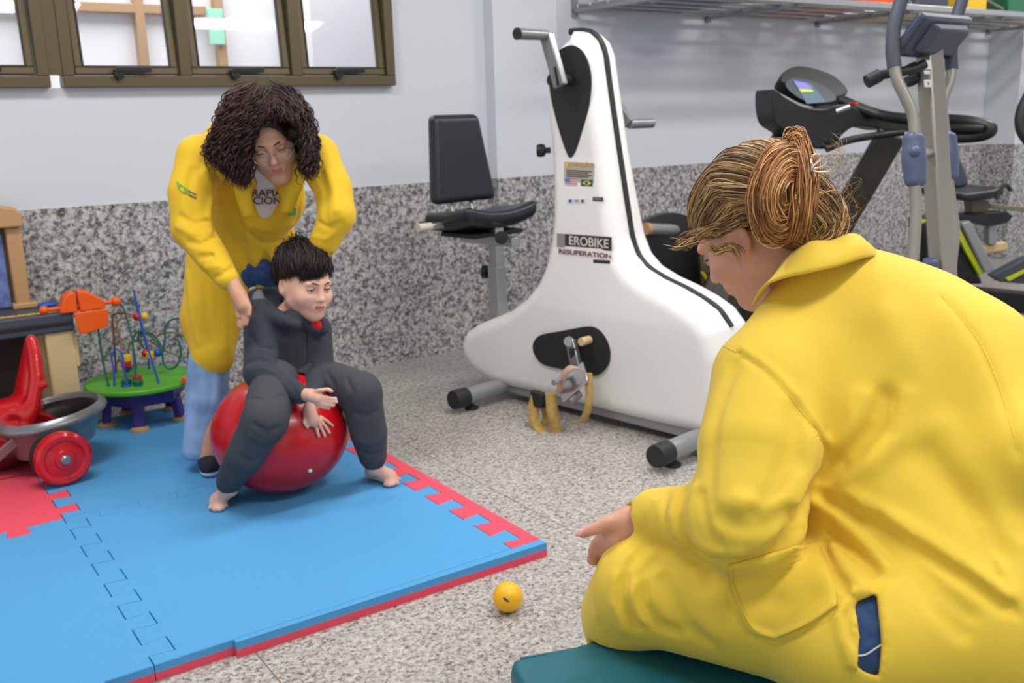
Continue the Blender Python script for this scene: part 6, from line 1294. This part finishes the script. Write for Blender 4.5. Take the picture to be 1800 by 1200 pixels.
GF = [[(478, 172, 2.97), (466, 190, 2.95), (450, 212, 2.94), (438, 236, 2.96)], [(480, 172, 2.97), (474, 188, 2.94), (461, 205, 2.93), (445, 222, 2.945)], [(482, 170, 2.97), (488, 184, 2.94), (502, 198, 2.935), (516, 210, 2.95)], [(486, 172, 2.97), (502, 188, 2.95), (520, 208, 2.95), (530, 232, 2.97)]]
tw = lambda G_: [[W(*p) for p in g] for g in G_]
strands('hair_strands', tw(GL), 520, 0.0022, bd2, h2o, jit=0.010, seg=44, curl=0.0065, cturn=6, seed=21); strands('hair_strands', tw(GR), 340, 0.0022, bd2, h2o, jit=0.009, seg=44, curl=0.006, cturn=6, seed=22)
strands('hair_strands', tw(GF), 260, 0.0018, bd2, h2o, jit=0.006, seg=26, curl=0.003, cturn=3, seed=23)
BG = [arc(a, b, H2, 0.010, 8, np.array([0, -0.022, 0.045]), np.array([0.092, 0.112, 0.098])) for a, b in (((0.02, 0.05, 0.13), (-0.09, -0.02, 0.0)), ((0.015, 0.02, 0.14), (-0.085, -0.06, 0.02)), ((0.0, -0.02, 0.14), (-0.05, -0.12, 0.02)), ((0, -0.02, 0.14), (0.05, -0.12, 0.02)), ((0.02, 0.02, 0.14), (0.09, -0.05, 0.02)), ((0.02, 0.05, 0.13), (0.095, 0.0, 0.0)))]
strands('hair_strands', BG, 900, 0.0018, bd2, h2o, jit=0.005, seg=26, curl=0.002, cturn=3, seed=24)
# ================================================================== BOY on the ball
root = thing('person', 'young boy in charcoal tracksuit sitting barefoot on the red ball', 'person', bc+[0, 0, br*0.93])
H3 = Head(W(537, 502, 3.12), cam_R(0.70, -0.24, -0.67), cam_R(0.10, 0.95, -0.22), 0.93)
pv_ = W(498, 650, 3.20); hpR = W(484, 672, 3.06); hpL = W(545, 668, 3.22)
knR = W(466, 738, 2.86); anR = W(403, 846, 2.985); knL = W(634, 690, 3.08); anL = W(657, 812, 3.16)
sR = W(460, 580, 3.10); eR = W(458, 655, 3.02); wR = W(528, 692, 2.93); sL_ = W(556, 580, 3.26); eL = W(562, 650, 3.20); wL = W(545, 706, 3.02)
hd3 = S(); bb3 = basis(nrm(sL_-sR), nrm(np.cross(nrm(W(508, 560, 3.18)-pv_), nrm(sL_-sR))), nrm(W(508, 560, 3.18)-pv_))
hd3.ell(W(505, 590, 3.19), (0.125, 0.09, 0.085), 0.0, bb3); hd3.ell(W(502, 640, 3.20), (0.115, 0.095, 0.11), 0.05, bb3); hd3.ell(W(500, 560, 3.18), (0.085, 0.07, 0.05), 0.05, bb3); hd3.cone(W(478, 555, 3.16), W(462, 578, 3.12), 0.05, 0.05, 0.03)
hd3.chain([sR, eR], [0.056, 0.052], 0.02); hd3.chain([eR, W(490, 676, 2.97), wR], [0.05, 0.042, 0.032], 0.015); hd3.chain([sL_, eL], [0.052, 0.048], 0.02); hd3.chain([eL, wL], [0.046, 0.032], 0.015)
hd3.cone(W(520, 556, 3.10), W(562, 575, 3.16), 0.03, 0.03, 0.03)
# hood lying round the neck
hd3.chain([W(452, 530, 3.22), W(462, 545, 3.12), W(490, 560, 3.06), W(520, 570, 3.06)], [0.034, 0.030, 0.022, 0.018], 0.02); hd3.chain([W(455, 528, 3.22), W(490, 520, 3.28), W(530, 540, 3.24), W(556, 568, 3.16)], [0.034, 0.034, 0.022, 0.018], 0.02)
hd3.ell(W(466, 522, 3.22), (0.055, 0.03, 0.045), 0.02, bs2)
hd3.cut(lambda P: sd_cone(P, W(478, 512, 3.20), W(500, 540, 3.15), 0.030, 0.040), 0.01); core3 = S(); core3.ops = list(hd3.ops); hd3.cut(lambda P: sd_ell(P, W(557, 568, 3.08), (0.028, 0.044, 0.06), bs2), 0.003)
folds(hd3, [([(440, 590), (455, 610), (480, 615)], -0.006, 0.007), ([(432, 640), (455, 632), (480, 640)], -0.007, 0.007), ([(436, 652), (458, 646), (484, 655)], 0.006, 0.007), ([(475, 660), (480, 675), (470, 690)], -0.006, 0.006), ([(500, 610), (505, 640), (500, 665)], -0.006, 0.009), ([(520, 590), (528, 625), (520, 660)], 0.006, 0.009), ([(540, 600), (545, 640), (535, 680)], -0.007, 0.007),
            ([(500, 570), (520, 585), (538, 600), (552, 590)], -0.004, 0.004), ([(505, 672), (515, 680), (520, 695)], -0.004, 0.005), ([(470, 580), (462, 610), (470, 640)], 0.004, 0.008)], 2.4)
pts = [sR, sL_, eR, eL, wR, wL, W(460, 505, 3.2), pv_]; lo = np.min(pts, 0)-0.13; hi = np.max(pts, 0)+0.13
hoodie = sobj('hoodie', hd3, lo, hi, 0.0052, ['charcoal', mat('grey hood lining', s2l(120, 122, 128), 0.9)], root, 1, split=lambda c_: (sd_cone(c_.astype(np.float32), W(462, 520, 3.17), W(482, 512, 3.17), 0.034, 0.030) < 0).astype(int))
lz_ = hits(hd3, [(538, 574), (540, 590), (540, 610), (539, 640)], d0=2.4); obj('zip', MB().tube(spline([p-cf*0.001 for p in lz_], 4), 0.002, 8), 'rubber', hoodie)
ts3 = S(); ts3._a(lambda P: np.maximum(core3.ev(P)+0.005, sd_ell(P, W(557, 568, 3.10), (0.040, 0.056, 0.08), bs2)), 0); c = W(557, 572, 3.13); sobj('t_shirt', ts3, c-0.09, c+0.09, 0.006, mat('red cotton', s2l(200, 24, 34), 0.8), root, 1)
pt3 = S(); pt3.ell(pv_-[0, 0, 0.01], (0.115, 0.10, 0.085), 0.0, bb3); pt3.chain([hpR, W(474, 706, 2.94), knR], [0.074, 0.072, 0.066], 0.04); pt3.chain([knR, W(432, 798, 2.90), anR], [0.064, 0.058, 0.040], 0.02); pt3.chain([hpL, W(592, 676, 3.16), knL], [0.076, 0.072, 0.066], 0.04); pt3.chain([knL, W(648, 760, 3.12), W(655, 800, 3.15)], [0.064, 0.060, 0.046], 0.02); pt3.cone(W(655, 800, 3.15), anL, 0.036, 0.032, 0.01)
folds(pt3, [([(440, 700), (468, 705), (500, 695)], -0.006, 0.007), ([(445, 745), (470, 760), (492, 750)], -0.008, 0.008), ([(440, 765), (462, 776), (480, 770)], 0.006, 0.008), ([(425, 800), (440, 812), (455, 805)], -0.006, 0.006), ([(405, 825), (420, 836), (436, 832)], -0.008, 0.005), ([(575, 655), (590, 680), (585, 705)], -0.006, 0.008), ([(610, 665), (622, 690), (612, 715)], -0.007, 0.007), ([(625, 725), (645, 732), (662, 722)], -0.006, 0.008), ([(634, 775), (650, 782), (668, 775)], 0.005, 0.006), ([(634, 792), (652, 800), (670, 794)], -0.008, 0.005)], 2.4)
pts = [pv_, knR, anR, knL, anL]; lo = np.min(pts, 0)-0.13; hi = np.max(pts, 0)+0.13; ballsd = lambda P: sd_ell(P, bc, (br*1.045+0.002, br*1.045+0.002, br*0.93+0.002))
sobj('tracksuit_trousers', lambda P: -smin(-pt3.ev(P), ballsd(P), 0.004), lo, hi, 0.0055, mat('grey fleece', s2l(74, 76, 81), 0.9, spec=0.15, bump=0.4, bscale=900), root, 1)
b3 = S(); b3._a(H3.field(child=True, smile=0.003), 0); b3.cone(H3.w((0, -0.02, -0.05)), W(505, 575, 3.17), 0.042, 0.045, 0.03); b3.cone(W(505, 575, 3.17), pv_, 0.06, 0.06, 0.05)
b3.chain([sR, eR, wR], [0.03, 0.026, 0.018], 0.02); b3.chain([sL_, eL, wL], [0.03, 0.026, 0.018], 0.02); b3.chain([pv_, hpR, knR, anR], [0.05, 0.045, 0.035, 0.025], 0.02); b3.chain([pv_, hpL, knL, anL], [0.05, 0.045, 0.035, 0.025], 0.02)
# right hand held out, left hand spread on the ball
b3.chain([wR, W(548, 695, 2.90), W(560, 700, 2.89)], [0.018, 0.021, 0.018], 0.01)
for p, r in (([(545, 690, 2.895), (562, 686, 2.88), (576, 684, 2.875), (583, 687, 2.875)], 0.0072), ([(562, 696, 2.885), (576, 699, 2.88), (590, 700, 2.88)], 0.0062), ([(562, 702, 2.885), (578, 706, 2.88), (592, 706, 2.88)], 0.0063), ([(560, 707, 2.885), (574, 712, 2.88), (587, 713, 2.88)], 0.0061), ([(556, 710, 2.89), (568, 716, 2.885), (579, 718, 2.885)], 0.0056)): finger(b3, [W(*q) for q in p], r, r*0.8)
bh_ = lambda pts, o=0.0: [p-cf*o for p in hit(lambda P: sd_ell(P, bc, (br*1.05, br*1.05, br*0.93)), [q[0] for q in pts], [q[1] for q in pts], d0=2.3)]
pm = bh_([(546, 722), (552, 738)], 0.016); b3.chain([wL]+pm, [0.018, 0.021, 0.02], 0.012)
for p, r in (([(538, 728), (536, 742), (541, 750)], 0.0068), ([(552, 742), (558, 755), (561, 767)], 0.0060), ([(558, 740), (566, 753), (572, 766)], 0.0062), ([(562, 737), (572, 748), (580, 760)], 0.0060), ([(564, 732), (576, 740), (586, 748)], 0.0056)): finger(b3, bh_(p, 0.007), r, r*0.82)
# bare feet
def bare(an, heel, ball_, toes, fl):
    b3.chain([an, heel], [0.026, 0.024], 0.012); b3.chain([heel, ball_], [0.023, 0.024], 0.015); b3.cone(an, ball_, 0.022, 0.018, 0.02)
    for i, (tx, ty) in enumerate(toes):
        p = onz(tx, ty, MZ+0.010); r = (0.0105 if i == 0 else 0.0078); b3.chain([ball_*0.7+p*0.3, p], [0.012, r], 0.006)
hlR = onz(404, 858, MZ+0.026); bR = onz(383, 880, MZ+0.022); bare(anR-[0, 0, 0.02], hlR, bR, [(378, 894), (370, 892), (386, 895), (392, 892), (397, 888)], 0)
hlL = onz(655, 828, MZ+0.026); bL_ = onz(684, 838, MZ+0.022); bare(anL-[0, 0, 0.015], hlL, bL_, [(697, 848), (701, 842), (690, 851), (684, 852), (678, 851)], 0)
pts = [H3.c, pv_, anR, anL, bR, bL_, wR]; lo = np.min(pts, 0)-0.16; hi = np.max(pts, 0)+0.16; lo[2] = MZ+0.001
sobj('body', b3, lo, hi, 0.0042, ['skin_b', 'lips'], root, 1, split=H3.lips)
H3.eyes(root, look=(0.1, 1, -0.04), lid='skin_b', brow=mat('dark brown brow', s2l(52, 36, 30), 0.6), open_=0.26)
hs3 = S(); C3 = np.array([0, -0.028, 0.047]); R3 = np.array([0.084, 0.104, 0.094]); hs3._a(lambda P: sd_ell(H3.loc(P), C3, R3*0.97)*0.93, 0)
hs3.cut(lambda P: sd_ell(H3.loc(P), (0, 0.12, -0.026), (0.12, 0.088, 0.100))*0.93, 0.008); hs3.cut(lambda P: np.maximum(sd_ell(H3.loc(P), (0, -0.02, -0.11), (0.14, 0.15, 0.085)), -sd_ell(H3.loc(P), (0, -0.12, -0.03), (0.06, 0.05, 0.05)))*0.93, 0.008)
c = H3.c; h3o = sobj('hair', hs3, c-0.16, c+0.16, 0.0048, hairm, root, 1, attr=const(s2l(24, 18, 18)))
bd3 = [s2l(26, 20, 20), s2l(40, 30, 28), s2l(58, 44, 40), s2l(18, 14, 14)]
cw_ = (0.01, -0.07, 0.135)
ends = [(-0.066, 0.060, 0.058), (-0.045, 0.078, 0.070), (-0.015, 0.088, 0.064), (0.02, 0.090, 0.048), (0.055, 0.074, 0.036), (0.082, 0.04, 0.03), (0.09, 0.0, 0.02), (0.085, -0.05, -0.01), (0.05, -0.11, -0.03), (0, -0.125, -0.04), (-0.05, -0.11, -0.03), (-0.085, -0.055, -0.012), (-0.09, -0.026, 0.012), (-0.090, 0.0, 0.030), (-0.088, 0.022, 0.010), (-0.080, 0.045, 0.040), (-0.062, 0.066, 0.062)]
strands('hair_strands', [arc(cw_, e, H3, 0.003, 8, C3, R3, 0.003) for e in ends], 2600, 0.0013, bd3, h3o, jit=0.0055, seg=14, seed=31)
strands('hair_strands', [arc(a, e, H3, 0.006, 8, C3, R3, 0.008) for a, e in (((-0.05, 0.02, 0.13), (-0.025, 0.090, 0.060)), ((-0.03, 0.03, 0.135), (0.01, 0.097, 0.044)), ((0.0, 0.03, 0.14), (0.04, 0.088, 0.028)), ((0.03, 0.02, 0.135), (0.068, 0.066, 0.022)))], 420, 0.0012, bd3, h3o, jit=0.006, seg=14, seed=32)
strands('hair_wisps', [arc(cw_, e, H3, 0.012, 8, C3, R3, 0.012) for e in ((-0.03, 0.0, 0.145), (0.02, 0.0, 0.145), (0.05, -0.05, 0.13), (-0.04, -0.07, 0.12))], 60, 0.0009, bd3, h3o, jit=0.009, seg=10, seed=33)
